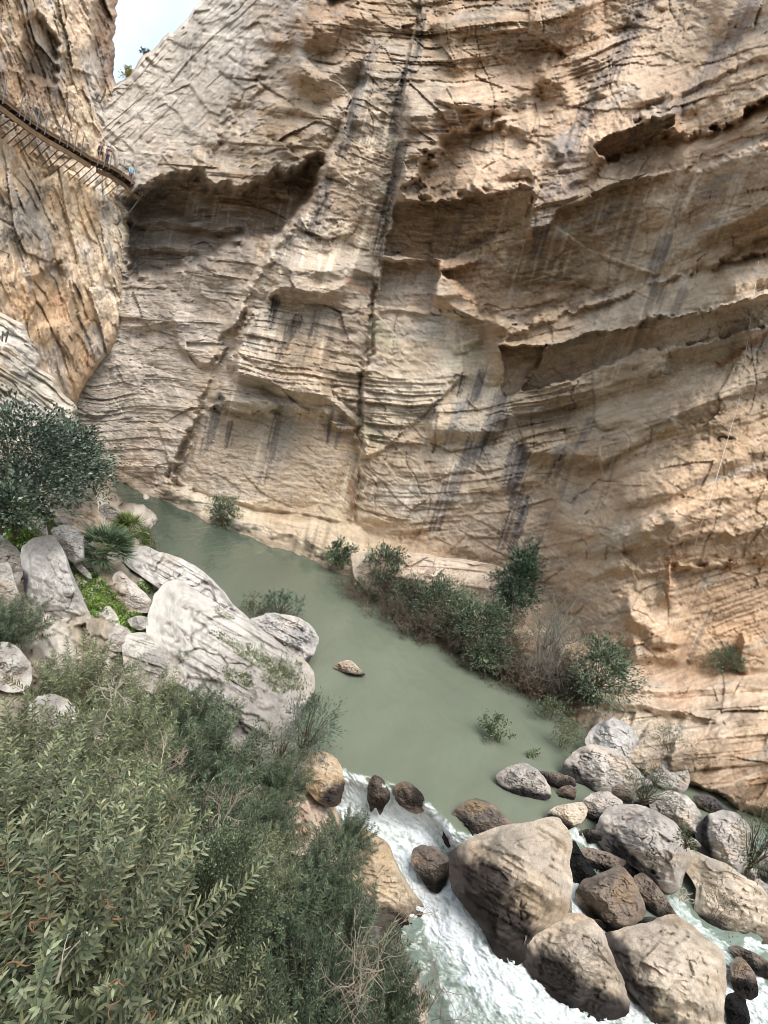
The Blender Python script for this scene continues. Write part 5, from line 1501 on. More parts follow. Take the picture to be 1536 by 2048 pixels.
bpy.context.view_layer.update()
OL = [("oleander with curled brown seed pods filling the lower left foreground", 130, 1850, 3.7, 1.30, 0.3, -1),
      ("oleander with seed pods between the left edge and the pale cut branch", 20, 1640, 4.9, 1.2, 1.4, -1),
      ("oleander cut by the bottom edge beside the round leaved green bush", 330, 2060, 4.4, 1.1, 2.6, -1),
      ("oleander topping the middle of the foreground thicket", 290, 1660, 6.3, 1.15, 0.9, 2),
      ("oleander behind the foreground thicket at the left edge", 50, 1490, 8.0, 1.25, 2.0, 1),
      ("oleander with white dead twigs in front of it", 240, 1480, 9.2, 1.35, 4.1, 2),
      ("oleander below the broad whitish slab", 440, 1500, 10.8, 1.45, 5.0, 3),
      ("oleander growing at the foot of the tall pale slab", 165, 1340, 13.2, 1.5, 0.5, 1),
      ("oleander at the left edge in front of the pale edge rock", 20, 1230, 14.8, 1.3, 3.1, 0),
      ("oleander between the tall slab and the broad whitish slab", 300, 1395, 12.4, 1.3, 1.1, 1),
      ("oleander leaning on the near end of the broad whitish slab", 400, 1420, 12.6, 1.2, 2.7, 3),
      ("oleander in the hollow right of the foreground thicket", 440, 1640, 9.0, 1.05, 0.2, 0),
      ("oleander spreading over the left bank above the golden ledge", 655, 1735, 8.6, 0.95, 3.5, 0),
      ("dark oleander filling the slope left of the golden ledge", 590, 1830, 7.6, 1.0, 2.2, 0),
      ("oleander overhanging the white water at the bottom", 715, 1880, 7.9, 0.95, 4.4, 3),
      ("oleander at the bottom edge left of the pale water edge rock", 640, 1985, 6.7, 0.95, 5.5, 0),
      ("oleander on the pinkish slope below the falls rock", 545, 1635, 10.8, 0.9, 1.9, 3),
      ("thin oleander reaching in front of the falls", 700, 1660, 10.0, 0.72, 0.7, 3),
      ("oleander between the round leaved bush and the dark slope", 525, 1730, 7.8, 0.75, 3.9, 1),
      ("oleander below the oleander with white dead twigs", 170, 1580, 7.2, 1.15, 5.2, 1),
      ("oleander nearest the rapids at the bottom, beside the pale water edge rock", 790, 1985, 8.2, 0.8, 1.2, 3),
      ("oleander under the tip of the whitish slab", 570, 1545, 12.8, 0.95, 2.9, 0)]
ol = [oleander(*a) for a in OL]
bpy.context.view_layer.update()
pods(ol[0], [(75, 1765, 2.9), (115, 1752, 2.9), (60, 1845, 2.75), (95, 1838, 2.75), (35, 1925, 2.6), (215, 1812, 3.0), (225, 1838, 2.95), (222, 2010, 2.9), (235, 1958, 2.9), (375, 1890, 3.3), (300, 2040, 3.0)], 5)
pods(ol[1], [(205, 1735, 4.1), (10, 1838, 3.5), (5, 1730, 3.7), (220, 1555, 4.6), (275, 1575, 4.8)], 6)
pods(ol[3], [(330, 1635, 5.2), (345, 1598, 5.3), (270, 1568, 5.3), (360, 1755, 5.0)], 7)

# ---- named shrubs of the left bank
shrub('round_bush', 'dense round bush with tiny green leaves at the bottom left of centre', 440, 1830, 5.3, 210, 400, 31, [(104, 114, 88), (90, 100, 76), (120, 130, 100), (76, 86, 66)], 30000, 0.034, 0.009, clumps=150, spread=0.12)
shrub('round_bush', 'dense small leaved bush cut by the bottom edge', 470, 2050, 5.2, 200, 240, 32, [(104, 114, 88), (90, 100, 76), (76, 86, 66)], 12000, 0.034, 0.009, clumps=90, spread=0.13)
CAROB = dict(cols=BLUEG, L=0.16, Wd=0.05, group='dark carob shrubs on the left')
shrub('carob_shrub', 'dark blue green carob shrub against the pale buttress at the left edge', 40, 905, 19.5, 230, 165, 41, n=6500, clumps=60, spread=0.26, **CAROB)
shrub('carob_shrub', 'dark carob shrub above the large smooth boulder', 140, 912, 23.5, 150, 110, 42, n=6500, clumps=70, **CAROB)
shrub('carob_shrub', 'dark carob shrub hanging over the far pool behind the smooth boulder', 182, 965, 30, 80, 150, 43, n=2400, clumps=40, **CAROB)
shrub('carob_shrub', 'lower carob shrub reaching across the face of the smooth boulder', 75, 975, 19.0, 180, 90, 44, n=2600, clumps=44, **CAROB)
shrub('carob_shrub', 'near carob sprig dangling at the left edge above the clover', 10, 1010, 15.5, 90, 120, 45, n=1500, clumps=26, **CAROB)
shrub('green_shrub', 'bright green leafy plant under the carob shrubs at the left edge', 30, 1030, 20.5, 110, 110, 46, FRESH, 2200, 0.10, 0.035, clumps=40)
shrub('evergreen_shrub', 'rounded evergreen with a brown stem on the nose of the whitish slab', 565, 1215, 26.0, 78, 62, 47, [(72, 92, 74), (60, 78, 64), (88, 106, 86)], 2200, 0.10, 0.025, clumps=40)
shrub('evergreen_shrub', 'brownish evergreen left of the rounded one on the slab', 512, 1222, 26.0, 76, 60, 48, [(84, 86, 60), (66, 72, 52), (100, 98, 72)], 2000, 0.09, 0.02, clumps=40)
shrub('willow_shrub', 'grey green shrub hanging below the slab tip over the pool', 618, 1455, 15.5, 110, 150, 49, [(88, 102, 84), (74, 88, 72), (104, 116, 98)], 4200, 0.11, 0.012, clumps=60, sparse=.3)
shrub('willow_shrub', 'sparse grey shrub on the stones under the slab tip', 560, 1500, 13.5, 90, 90, 50, GREYG, 1300, 0.08, 0.01, clumps=26)
shrub('low_shrub', 'thin green shrubs fringing the water below the fan palms', 430, 1155, 31.0, 90, 80, 51, [(84, 98, 74), (72, 86, 66)], 1300, 0.08, 0.014, clumps=34)
shrub('low_shrub', 'leafy tuft on the lower half of the whitish slab', 560, 1345, 19.2, 80, 60, 52, [(112, 124, 84), (90, 104, 70)], 1200, 0.07, 0.014, clumps=26)
shrub('low_shrub', 'leafy tuft near the middle of the whitish slab', 500, 1310, 19.0, 60, 50, 53, [(112, 124, 84), (90, 104, 70)], 700, 0.07, 0.014, clumps=18)
# bare white twigs standing in the oleanders
brush('dead_shrub', 'white leafless shrub standing in the oleanders', 235, 1360, 9.9, 70, 130, 61, WHITE_BARK, 3, 3, 3, 0.016, wide=1.3)
brush('dead_shrub', 'small white leafless shrub right of the taller white one', 312, 1345, 10.6, 50, 90, 62, WHITE_BARK, 3, 3, 3, 0.012, wide=1.2)
brush('dead_shrub', 'pale leafless twigs spreading over the oleander near the middle', 330, 1500, 8.0, 130, 90, 63, (176, 164, 142), 3, 3, 5, 0.011, wide=1.4)
brush('dead_shrub', 'bare pale twigs over the middle of the foreground oleander', 330, 1770, 4.6, 170, 130, 69, (176, 164, 142), 3, 3, 4, 0.007, wide=1.5)
brush('dead_shrub', 'bare pale twigs between the oleanders at the left edge', 60, 1560, 6.6, 130, 110, 70, (170, 158, 138), 3, 3, 4, 0.009, wide=1.5)
brush('dead_shrub', 'bare pale twigs beside the top of the round leaved bush', 450, 1600, 7.6, 130, 120, 75, (170, 158, 138), 3, 3, 5, 0.010, wide=1.4)
brush('dead_shrub', 'grey dead branch rising in front of the rapids at the bottom', 720, 1880, 6.4, 170, 300, 64, (168, 156, 140), 3, 3, 5, 0.014, wide=1.2, lean=(0.35, 0, 0))
brush('dead_shrub', 'bare twigs leaning out over the white water at the bottom', 880, 1960, 7.6, 150, 170, 65, (150, 138, 124), 3, 3, 5, 0.009, wide=1.3, lean=(0.3, 0, 0))
brush('dead_shrub', 'thin bare twigs crossing in front of the mossy round rock', 800, 1800, 8.6, 150, 130, 66, (166, 150, 128), 3, 3, 4, 0.008, wide=1.4, lean=(0.5, 0, 0))
brush('dead_shrub', 'leafless grey tree leaning over the pool behind the fan palm', 335, 1055, 28.5, 130, 120, 67, (98, 92, 84), 4, 3, 3, 0.045, wide=1.4, lean=(0.4, 0, 0))
brush('dead_shrub', 'pale cut branch lying across the foreground oleander', 120, 1925, 2.9, 160, 110, 68, (190, 180, 162), 2, 2, 1, 0.012, wide=2.2)


# ---- fan palms
def fan_palm(label, px, py, t, R, seed, cols, fronds=46):
    rs = RS(seed)
    c = at(px, py, t)
    root = empty('fan_palm', c - np.array([0, 0, R * 0.45]), label, 'palm', 'dwarf fan palms')
    tb, P, D, tn = [], [], [], []
    V, F = tube([(0, 0, -0.3), (0.03, 0, 0.1), (0.02, 0.03, R * 0.35)], 0.14, 0.10, 8)
    V = V + rs.normal(0, 0.012, V.shape)
    link('trunk', mesh('trunk', V, F, M_BARK, bark(V, (104, 82, 60), rs)), root)
    for i in range(fronds):
        a = rs.rand() * 6.28
        pol = math.acos(1 - rs.rand() * 1.15)
        d = np.array([math.sin(pol) * math.cos(a), math.sin(pol) * math.sin(a), math.cos(pol)])
        pl = R * (0.45 + 0.2 * rs.rand())
        b = np.array([0, 0, R * 0.35]) + d * pl - np.array([0, 0, 0.12 * R * pol ** 2 * .5])
        tb.append(tube(wiggle(np.array([0, 0, R * 0.3]), b, 5, 0.04, rs), 0.012, 0.007, 4))
        s = unit(np.cross(d, np.array([0.1, 0.05, 1.0])))
        nrm = np.cross(s, d)
        tone = 0.7 + 0.5 * rs.rand()
        for k in np.linspace(-1.25, 1.25, 17):
            P.append(b)
            D.append(d * math.cos(k) + s * math.sin(k) + nrm * 0.15 * rs.normal())
            tn.append(tone)
    V, F = join(tb)
    link('stalks', mesh('stalks', V, F, M_BARK, bark(V, (112, 128, 70), rs)), root)
    V, F, k = leaves(np.array(P), np.array(D), R * 0.55, R * 0.016, rs, droop=0.18)
    link('fronds', mesh('fronds', V, F, M_LEAF, leafcol(len(P), k, cols, rs, np.array(tn), 0.12)), root)


fan_palm('grey green fan palm in the clover beside the smooth boulder', 212, 1095, 23.6, 1.45, 71, [(88, 108, 80), (74, 96, 70), (104, 122, 92)], 60)
fan_palm('yellower green fan palm at the water side of the grey green one', 262, 1064, 27.5, 1.35, 72, [(96, 116, 54), (80, 102, 48), (112, 128, 64)], 60)


# ---- clover and grass on the ledges of the left bank
def clover(name, label, polys, n, seed, cols, L=0.10, off=0.06, tfun=None):
    rs = RS(seed)
    PXs, PYs = [], []
    for poly in polys:
        p = np.array(poly, float)
        lo, hi = p.min(0), p.max(0)
        k = int(n * (hi - lo).prod() / sum((np.array(q, float).max(0) - np.array(q, float).min(0)).prod() for q in polys))
        x, y = lo[0] + rs.rand(k) * (hi[0] - lo[0]), lo[1] + rs.rand(k) * (hi[1] - lo[1])
        m = inpoly(x, y, poly, 8) > rs.rand(k)
        PXs.append(x[m])
        PYs.append(y[m])
    x, y = np.concatenate(PXs), np.concatenate(PYs)
    T = (bank_surf(x, y) if tfun is None else tfun(x, y)) - off * (0.3 + 2.5 * rs.rand(len(x)) ** 2)
    P = at(x, y, T)
    tone = 0.75 + 0.35 * fbm(x / 9, y / 9, 3, seed)
    D = rs.normal(0, 0.7, (len(x), 3)) + np.array([0, -0.2, 0.7])
    V, F, k = leaves(P, D, L, L * 0.3, rs, simple=True)
    o = link(name, mesh(name, V, F, M_LEAF, leafcol(len(x), k, cols, rs, tone)))
    tag(o, label, 'ground cover', kind='stuff')


clover('clover', 'bright green clover carpeting the hollow between the pale rocks',
       [[(128, 1105), (165, 1125), (200, 1150), (232, 1190), (262, 1228), (310, 1222), (318, 1180), (330, 1175), (318, 1230), (300, 1262), (290, 1300), (265, 1300), (240, 1245), (200, 1235), (175, 1220), (160, 1180), (140, 1140)], [(15, 1075), (50, 1060), (95, 1075), (70, 1082), (45, 1095), (40, 1130), (20, 1120)], [(0, 1035), (40, 1045), (60, 1070), (20, 1090), (-10, 1080)], [(90, 1010), (105, 1045), (92, 1050), (70, 1030)], [(265, 1190), (312, 1205), (326, 1180), (310, 1160), (280, 1160)]], 26000, 81, FRESH, 0.11, 0.08)
bpy.context.view_layer.update()
from mathutils.bvhtree import BVHTree


def hitter(o):
    me = o.data
    V = np.empty(len(me.vertices) * 3, np.float32)
    me.vertices.foreach_get('co', V)
    V = V.reshape(-1, 3) + np.array(o.location)
    return BVHTree.FromPolygons([tuple(v) for v in V.tolist()], [tuple(p.vertices) for p in me.polygons])


def surf_t(tree, dflt):
    def f(x, y):
        out = []
        for a, b in zip(x, y):
            d = ray(a, b)
            h = tree.ray_cast(Vector(ORG), Vector(d).normalized())
            out.append(h[3] / np.linalg.norm(d) if h[3] else dflt)
        return np.array(out)
    return f


SL = surf_t(hitter(SLAB), 20.6)
clover('slab_moss', 'low green plants growing along the cracks of the whitish slab', [[(418, 1258), (440, 1262), (470, 1278), (492, 1290), (478, 1296), (440, 1282)], [(455, 1285), (520, 1300), (580, 1335), (560, 1350), (500, 1330)], [(360, 1300), (380, 1305), (376, 1320), (355, 1312)], [(540, 1330), (600, 1345), (610, 1380), (560, 1390), (520, 1360)], [(440, 1330), (500, 1345), (510, 1375), (450, 1365)], [(430, 1210), (450, 1222), (470, 1240), (455, 1242), (432, 1224)], [(590, 1318), (606, 1330), (600, 1350)], [(530, 1440), (545, 1448), (540, 1465)]], 5200, 82, [(110, 126, 70), (92, 110, 58), (128, 140, 84)], 0.075, 0.05, SL)

# ---- the far bank
def ws(px, py, wpx, hpx):
    t0 = min(wall_surf(px, py + hpx * 0.5), wall_surf(px, py + hpx * 0.2) + 0.4, wall_surf(px, py) + 0.8)
    return t0 - 0.45 * wpx / 2 * t0 / FPX


FB = dict(group='evergreens along the far waterline')
EV = [(92, 106, 84), (76, 90, 74), (108, 122, 98), (126, 138, 110)]
shrub('waterside_evergreen', 'small dark evergreen alone at the foot of the flat cliff face', 450, 1032, ws(450, 1032, 62, 70), 62, 70, 101, EV, 2600, 0.2, 0.045, clumps=40, **FB)
shrub('waterside_evergreen', 'dark low evergreen in the crack left of the pale orange block', 683, 1108, ws(683, 1108, 64, 46), 64, 46, 102, EV, 2200, 0.2, 0.045, clumps=34, **FB)
shrub('waterside_evergreen', 'round dark evergreen in front of the pale orange block', 770, 1142, ws(770, 1142, 98, 92), 98, 92, 103, EV, 4600, 0.19, 0.042, clumps=56, **FB)
shrub('waterside_evergreen', 'short evergreen in the middle of the brown waterside brush', 822, 1192, ws(822, 1192, 64, 60), 64, 60, 104, EV, 2400, 0.19, 0.04, clumps=34, **FB)
shrub('waterside_evergreen', 'broad dark evergreen between the pale orange block and the tall tree', 882, 1210, ws(882, 1210, 112, 90), 112, 90, 105, EV, 5200, 0.18, 0.038, clumps=60, **FB)
shrub('waterside_evergreen', 'dark evergreen at the foot of the tall feathery tree', 962, 1255, ws(962, 1255, 108, 110), 108, 110, 106, EV, 5200, 0.17, 0.036, clumps=60, **FB)
shrub('waterside_evergreen', 'lowest dark evergreen dipping to the water below the tall tree', 975, 1310, ws(975, 1310, 86, 60), 86, 60, 107, EV, 3000, 0.16, 0.036, clumps=40, **FB)
shrub('waterside_evergreen', 'wide dark evergreen right of the grey leafless bush', 1205, 1345, ws(1205, 1345, 120, 120), 120, 120, 108, EV, 6000, 0.16, 0.03, clumps=70, **FB)
shrub('waterside_evergreen', 'dark evergreen growing on the rock ledge under the overhang', 1454, 1325, ws(1454, 1325, 68, 50), 68, 50, 109, EV, 1700, 0.12, 0.026, clumps=36, **FB)
shrub('waterside_evergreen', 'small bright tipped evergreen by the roots of the grey leafless bush', 1178, 1385, ws(1178, 1385, 60, 36), 60, 36, 110, [(84, 110, 64), (66, 90, 56)], 900, 0.11, 0.026, clumps=26, **FB)
shrub('feathery_tree', 'tall feathery dark green tree at the foot of the great wall', 1036, 1165, ws(1036, 1165, 92, 168), 92, 168, 111, [(64, 84, 68), (52, 68, 58), (120, 140, 112)], 11000, 0.2, 0.03, cat='tree', clumps=110, tall=True, lift=1.6, spread=0.13)
brush('grey_bush', 'large grey leafless bush with silvery twigs against the ochre wall', 1118, 1270, ws(1118, 1270, 140, 170), 140, 170, 112, (134, 130, 120), 4, 3, 9, 0.05, 3600, [(112, 122, 100), (94, 104, 86)], wide=1.2)
brush('grey_bush', 'low grey leafless bush leaning to the water left of the larger grey one', 1075, 1320, ws(1075, 1320, 110, 110), 110, 110, 113, (140, 134, 124), 4, 3, 7, 0.036, 900, wide=1.3)
brush('grey_bush', 'tan leafless bush on the wall ledge behind the orange block', 950, 1108, ws(950, 1108, 110, 60), 110, 60, 114, (128, 112, 90), 4, 3, 6, 0.03, 900, [(92, 98, 72), (80, 88, 66)], wide=1.3)
brush('grey_bush', 'slender bare sapling in front of the pale orange block', 872, 1160, ws(872, 1160, 60, 90), 60, 90, 115, (104, 90, 76), 4, 3, 2, 0.03, wide=1.0)
BR = [(735, 1200), (762, 1218), (790, 1212), (815, 1248), (845, 1240), (872, 1268), (905, 1262), (928, 1296), (955, 1290), (985, 1330), (1015, 1320), (1040, 1362), (1065, 1352), (1100, 1392), (1130, 1375), (715, 1168), (745, 1180), (1010, 1290), (900, 1240), (840, 1222), (800, 1180), (860, 1190), (920, 1215), (1000, 1255), (1090, 1340), (1140, 1330)]
BN = ['at its far end', 'behind the first', 'under the round dark evergreen', 'dipping to the pool past the round evergreen', 'under the short evergreen', 'dipping to the pool under the short evergreen', 'under the broad evergreen', 'dipping to the pool under the broad evergreen', 'between the broad and the tall tree evergreens',
      'at the water below the tall tree', 'right of the tall tree foot', 'at the water left of the grey bushes', 'under the low grey bush', 'at the near end by the flooded saplings', 'under the large grey bush', 'at the tip beside the pale block', 'in front of the block corner', 'behind the tall tree foot', 'half hidden by the broad evergreen', 'half hidden by the short evergreen', 'between the round and short evergreen', 'rising behind the broad evergreen', 'between the broad evergreen and tall tree', 'tangled round the trunk of the tall tree', 'climbing behind the low grey bush', 'between the large grey bush and wide evergreen']
for i, (x, y) in enumerate(BR):
    brush('waterside_brush', 'reddish brown twiggy brush in the waterside strip, ' + BN[i], x, y - 8, ws(x, y - 8, 84, 74), 100, 90 + 26 * (i >= 20), 130 + i, [(116, 98, 84), (116, 104, 92), (100, 86, 74)][i % 3], 4, 3, 8, 0.040, 700 + 300 * (i % 3), [(104, 98, 80), (92, 94, 76), (84, 90, 74)], 0.11, 0.026, group='brown brush along the far waterline', wide=1.4)
SAP = dict(cols=[(98, 110, 80), (84, 98, 70), (114, 124, 94)], group='saplings standing in the flooded pool', cat='sapling')
brush('flooded_sapling', 'leafy sapling standing out in the open pool', 1000, 1450, water_t(1003, 1480) - 0.2, 60, 72, 151, (112, 98, 80), 3, 3, 5, 0.014, 700, L=0.13, Wd=0.03, wide=1.2, **SAP)
brush('flooded_sapling', 'tiny leafy sprig in the pool below the open water sapling', 1065, 1500, water_t(1066, 1514), 26, 28, 152, (112, 98, 80), 2, 3, 3, 0.010, 90, L=0.12, Wd=0.03, wide=1.2, **SAP)
brush('flooded_sapling', 'thin sapling clump at the pool edge left of the tall blue grey boulder', 1135, 1460, water_t(1132, 1500) - 0.2, 86, 80, 153, (120, 104, 86), 3, 3, 8, 0.014, 700, L=0.11, Wd=0.024, wide=1.2, **SAP)
brush('flooded_sapling', 'olive sapling clump where the grey bushes meet the water', 1110, 1415, water_t(1105, 1440) - 0.2, 90, 60, 154, (112, 98, 80), 3, 3, 8, 0.012, 900, L=0.11, Wd=0.024, wide=1.3, **SAP)
shrub('boulder_shrub', 'grey green shrub sprawling over the grey boulder in the pile', 1296, 1582, 17.6, 100, 84, 161, [(98, 110, 92), (84, 96, 78), (116, 126, 108)], 1900, 0.09, 0.012, clumps=36)
shrub('boulder_shrub', 'olive bush behind the round grey boulder on the far bank', 1345, 1495, 20.4, 120, 60, 162, [(100, 102, 76), (88, 90, 68)], 1300, 0.09, 0.014, clumps=36)
shrub('boulder_shrub', 'grey green shrub at the right edge of the boulder pile', 1522, 1690, 14.6, 80, 150, 163, [(98, 108, 84), (84, 94, 72), (116, 122, 98)], 2600, 0.09, 0.012, clumps=46)
brush('boulder_shrub', 'wiry twigs growing from the rock at the right channel', 1500, 1590, 17.5, 50, 80, 164, (128, 112, 96), 3, 3, 5, 0.012, 120, wide=1.2)
brush('boulder_shrub', 'thin weedy sapling growing on the long pale boulder', 1440, 1800, 12.2, 50, 90, 165, (134, 122, 100), 3, 3, 3, 0.010, 220, wide=1.0)
brush('driftwood', 'bleached roots dangling from the end of the long pale boulder', 1372, 1785, 12.9, 34, 44, 166, WHITE_BARK, 2, 3, 6, 0.016, cat='driftwood', wide=1.6)
shrub('boulder_shrub', 'small green tuft between the whitish grey and blocky boulders', 1376, 1682, 14.2, 40, 34, 167, [(96, 108, 76), (80, 92, 64)], 500, 0.08, 0.014, clumps=16)
shrub('skyline_bush', 'bluish bush on the skyline of the pale slab', 292, 108, 61.0, 22, 18, 171, [(70, 96, 90), (86, 112, 104)], 700, 0.16, 0.05, clumps=18)
shrub('skyline_bush', 'sunlit yellow bush in the notch of sky between the cliffs', 256, 150, 66.0, 22, 24, 172, [(196, 176, 74), (170, 156, 64), (210, 196, 110)], 900, 0.2, 0.06, clumps=20)
rope_pts = [(1517, 522), (1508, 590), (1494, 690), (1478, 800), (1452, 890), (1420, 1000), (1394, 1070), (1389, 1104), (1362, 1130)]
RP = np.array([at(x, y, wall_surf(x, y) - 0.25) for x, y in rope_pts])
V, F = tube(RP, 0.016, 0.016, 5)
rp = link('rope', mesh('rope', V - RP[0], F, M_BARK, bark(V, (206, 198, 186), RS(3))))
rp.location = Vector(RP[0])
tag(rp, 'thin pale rope hanging down the right side of the great wall', 'rope')
# ------------------------------------------------------------------ the boardwalk bolted to the left cliff
M_WOOD = plain_mat('weathered_wood', lin((130, 106, 80)), 0.8, 0, 0.3, 3)
M_SHADEWOOD = plain_mat('shaded_wood', lin((60, 48, 38)), 0.85, 0, 0.3, 3)  # underside wood, the shade below the walk put into a darker colour
M_STEEL = plain_mat('grey_steel', lin((150, 148, 150)), 0.45, 0.4, 0.15, 6)
M_RUST = plain_mat('dull_steel', lin((98, 90, 82)), 0.6, 0.3, 0.2, 6)
WALK_PTS = [(-70, 158, 28.6), (0, 193, 31.0), (36, 221, 32.4), (60, 240, 33.3), (100, 266, 35.0), (147, 293, 37.0), (182, 317, 38.8), (222, 333, 41.0), (252, 351, 43.0), (289, 386, 45.0)]
WP = np.array([at(x, y, t) for x, y, t in WALK_PTS])
WX = np.array([p[0] for p in WALK_PTS], float)


def walk_at(px):
    return np.array([np.interp(px, WX, WP[:, k]) for k in range(3)])


walk = empty('boardwalk', walk_at(147), 'long wooden boardwalk on steel struts bolted high across the left cliff', 'boardwalk')
o0 = np.array(walk.location)
PW = 1.5
pp = np.linspace(-70, 289, 60)
W3 = np.array([walk_at(x) for x in pp])
tg = unit(np.gradient(W3, axis=0))
inn = unit(np.cross(np.array([0, 0, 1.0]), tg))
inn[:, 2] = 0
inn = unit(inn)
if (inn @ np.array([-1.0, 0.3, 0])).mean() < 0:
    inn = -inn
# planks
tot = np.concatenate([[0], np.cumsum(np.linalg.norm(np.diff(W3, axis=0), axis=1))])


def along(s):
    return np.array([np.interp(s, tot, W3[:, k]) for k in range(3)]), unit(np.array([np.interp(s, tot, inn[:, k]) for k in range(3)])), unit(np.array([np.interp(s, tot, tg[:, k]) for k in range(3)]))


parts = []
s = 0.0
while s < tot[-1] - 0.1:
    p, i_, t_ = along(s)
    parts.append(boxVF(p - i_ * 0.05, p + i_ * PW, 0.13, 0.045))
    s += 0.15
V, F = join(parts)
link('deck', mesh('deck', V - o0, F, M_SHADEWOOD, None, False), walk)


def beam(name, off_in, off_z, w, h, mat, s0=0, s1=None):
    s1 = tot[-1] if s1 is None else s1
    ps = []
    ks = np.linspace(s0, s1, max(3, int((s1 - s0) / 1.2)))
    for a, b in zip(ks[:-1], ks[1:]):
        (pa, ia, _), (pb, ib, _) = along(a), along(b)
        ps.append(boxVF(pa + ia * off_in + np.array([0, 0, off_z]), pb + ib * off_in + np.array([0, 0, off_z]), w, h))
    V, F = join(ps)
    link(name, mesh(name, V - o0, F, mat, None, False), walk)


def s_of(px):
    return float(np.interp(px, pp, tot))


beam('edge_board', 0.0, 0.0, 0.08, 0.30, M_WOOD)
beam('front_beam', 0.10, -0.62, 0.16, 0.34, M_WOOD, 0, s_of(184))
beam('front_beam', 0.35, -0.72, 0.16, 0.34, M_WOOD, s_of(203), s_of(286))
beam('back_beam', 0.95, -0.22, 0.12, 0.26, M_SHADEWOOD)
for px in [2, 14, 38, 50, 63, 77, 90, 118, 133, 147, 165, 182, 194, 206, 217, 228, 240, 252, 264, 276]:
    s = s_of(px)
    p, i_, t_ = along(s)
    V, F = boxVF(p + i_ * 0.05 + np.array([0, 0, -0.16]), p + i_ * 1.7 + np.array([0, 0, -0.22]), 0.10, 0.22)
    link('cross_beam', mesh('cross_beam', V - o0, F, M_SHADEWOOD, None, False), walk)
for px in [4, 38, 48, 59, 72, 88, 133, 118, 147, 160, 194, 206, 217, 242, 262, 279, 284, 289]:
    p, i_, t_ = along(s_of(px))
    hgt = 2.7 if px in (118, 133) else 1.25
    a = p - i_ * 0.07 + np.array([0, 0, -0.35])
    V, F = boxVF(a, p - i_ * (0.07 + 0.10 * hgt) + np.array([0, 0, hgt]), 0.05, 0.05, t_)
    link('post', mesh('post', V - o0, F, M_STEEL, None, False), walk)
pa, ia, _ = along(s_of(118))
pb, ib, _ = along(s_of(133))
V, F = boxVF(pa - ia * 0.34 + np.array([0, 0, 2.68]), pb - ib * 0.34 + np.array([0, 0, 2.68]), 0.06, 0.06)
link('crossbar', mesh('crossbar', V - o0, F, M_STEEL, None, False), walk)
for hz in (0.4, 0.8, 1.2):
    ps = [along(s)[0] - along(s)[1] * (0.07 + 0.1 * hz) + np.array([0, 0, hz]) for s in np.linspace(0, tot[-1], 50)]
    V, F = tube(np.array(ps), 0.007, 0.007, 4)
    link('cable', mesh('cable', V - o0, F, M_STEEL), walk)
for k, (px, dx, dy) in enumerate([(8, -28, 16), (22, -30, 22), (36, -30, 26), (50, -36, 34), (60, -34, 36), (74, -36, 34), (84, -34, 38), (98, -30, 34), (112, -30, 34), (128, -34, 38), (142, -36, 36), (156, -48, 44), (168, -32, 30), (182, -34, 34), (194, -28, 30), (206, -30, 32), (216, -34, 34), (228, -30, 30), (240, -28, 30), (252, -30, 30), (264, -26, 26), (276, -22, 24)]):
    p, i_, t_ = along(s_of(px))
    j = px + 0
    tt = np.interp(px, WX, [q[2] for q in WALK_PTS])
    q0 = at(np.interp(px, WX, [q[0] for q in WALK_PTS]) + dx, np.interp(px, WX, [q[1] for q in WALK_PTS]) + dy, tt + 0.2)
    V, F = boxVF(p - i_ * 0.04 + np.array([0, 0, -0.2]), q0 + unit(q0 - p) * 0.6, 0.045, 0.045)
    link('strut', mesh('strut', V - o0, F, M_RUST, None, False), walk)
p, i_, t_ = along(s_of(288))
q0 = at(258, 426, 45.6)
V, F = boxVF(p, q0, 0.07, 0.07)
link('strut', mesh('strut', V - o0, F, M_STEEL, None, False), walk)


# ---- old steel frames left on the rock
def frame(label, pts, t, w=0.07, mat=M_RUST):
    P = [at(x, y, t) for x, y in pts]
    ps = [boxVF(a, b, w, w, FWD) for a, b in zip(P[:-1], P[1:])]
    V, F = join(ps)
    o = link('metal_frame', mesh('metal_frame', V - P[0], F, mat, None, False))
    o.location = Vector(P[0])
    tag(o, label, 'metal frame', 'old metal frames on the cliffs')


frame('rusty square bracket on the rock wall right of the boardwalk', [(250, 241), (259, 216), (269, 219), (265, 234), (255, 231)], 50.0, 0.14)
frame('old bracket high on the left cliff above the walkers', [(191, 201), (197, 189), (205, 196), (211, 177), (209, 190), (200, 205), (191, 201)], 40.0, 0.08)
frame('dark angle iron on the left cliff at the left edge', [(-12, 496), (18, 508), (16, 516)], 31.0, 0.07)
frame('pair of dark pegs on the pale buttress at the left edge', [(4, 683), (6, 663), (10, 672), (16, 662), (11, 685)], 28.2, 0.06)


# ---- the walkers
M_SKIN = plain_mat('skin', lin((196, 150, 122)), 0.6)
CLOTH = {}


def cloth(rgb):
    if rgb not in CLOTH:
        CLOTH[rgb] = plain_mat('cloth', lin(rgb), 0.85, 0, 0.2, 30)
    return CLOTH[rgb]


def skinmesh(name, J, E, R, mat, parent, lvl=1):
    me = bpy.data.meshes.new(name)
    me.from_pydata([tuple(j) for j in J], E, [])
    o = link(name, me, parent)
    me.materials.append(mat)
    sk = o.modifiers.new('skin', 'SKIN')
    sk.use_smooth_shade = True
    for v, r in zip(me.skin_vertices[0].data, R):
        v.radius = (r, r) if not isinstance(r, tuple) else r
    me.skin_vertices[0].data[0].use_root = True
    sb = o.modifiers.new('smooth', 'SUBSURF')
    sb.levels = sb.render_levels = lvl
    return o


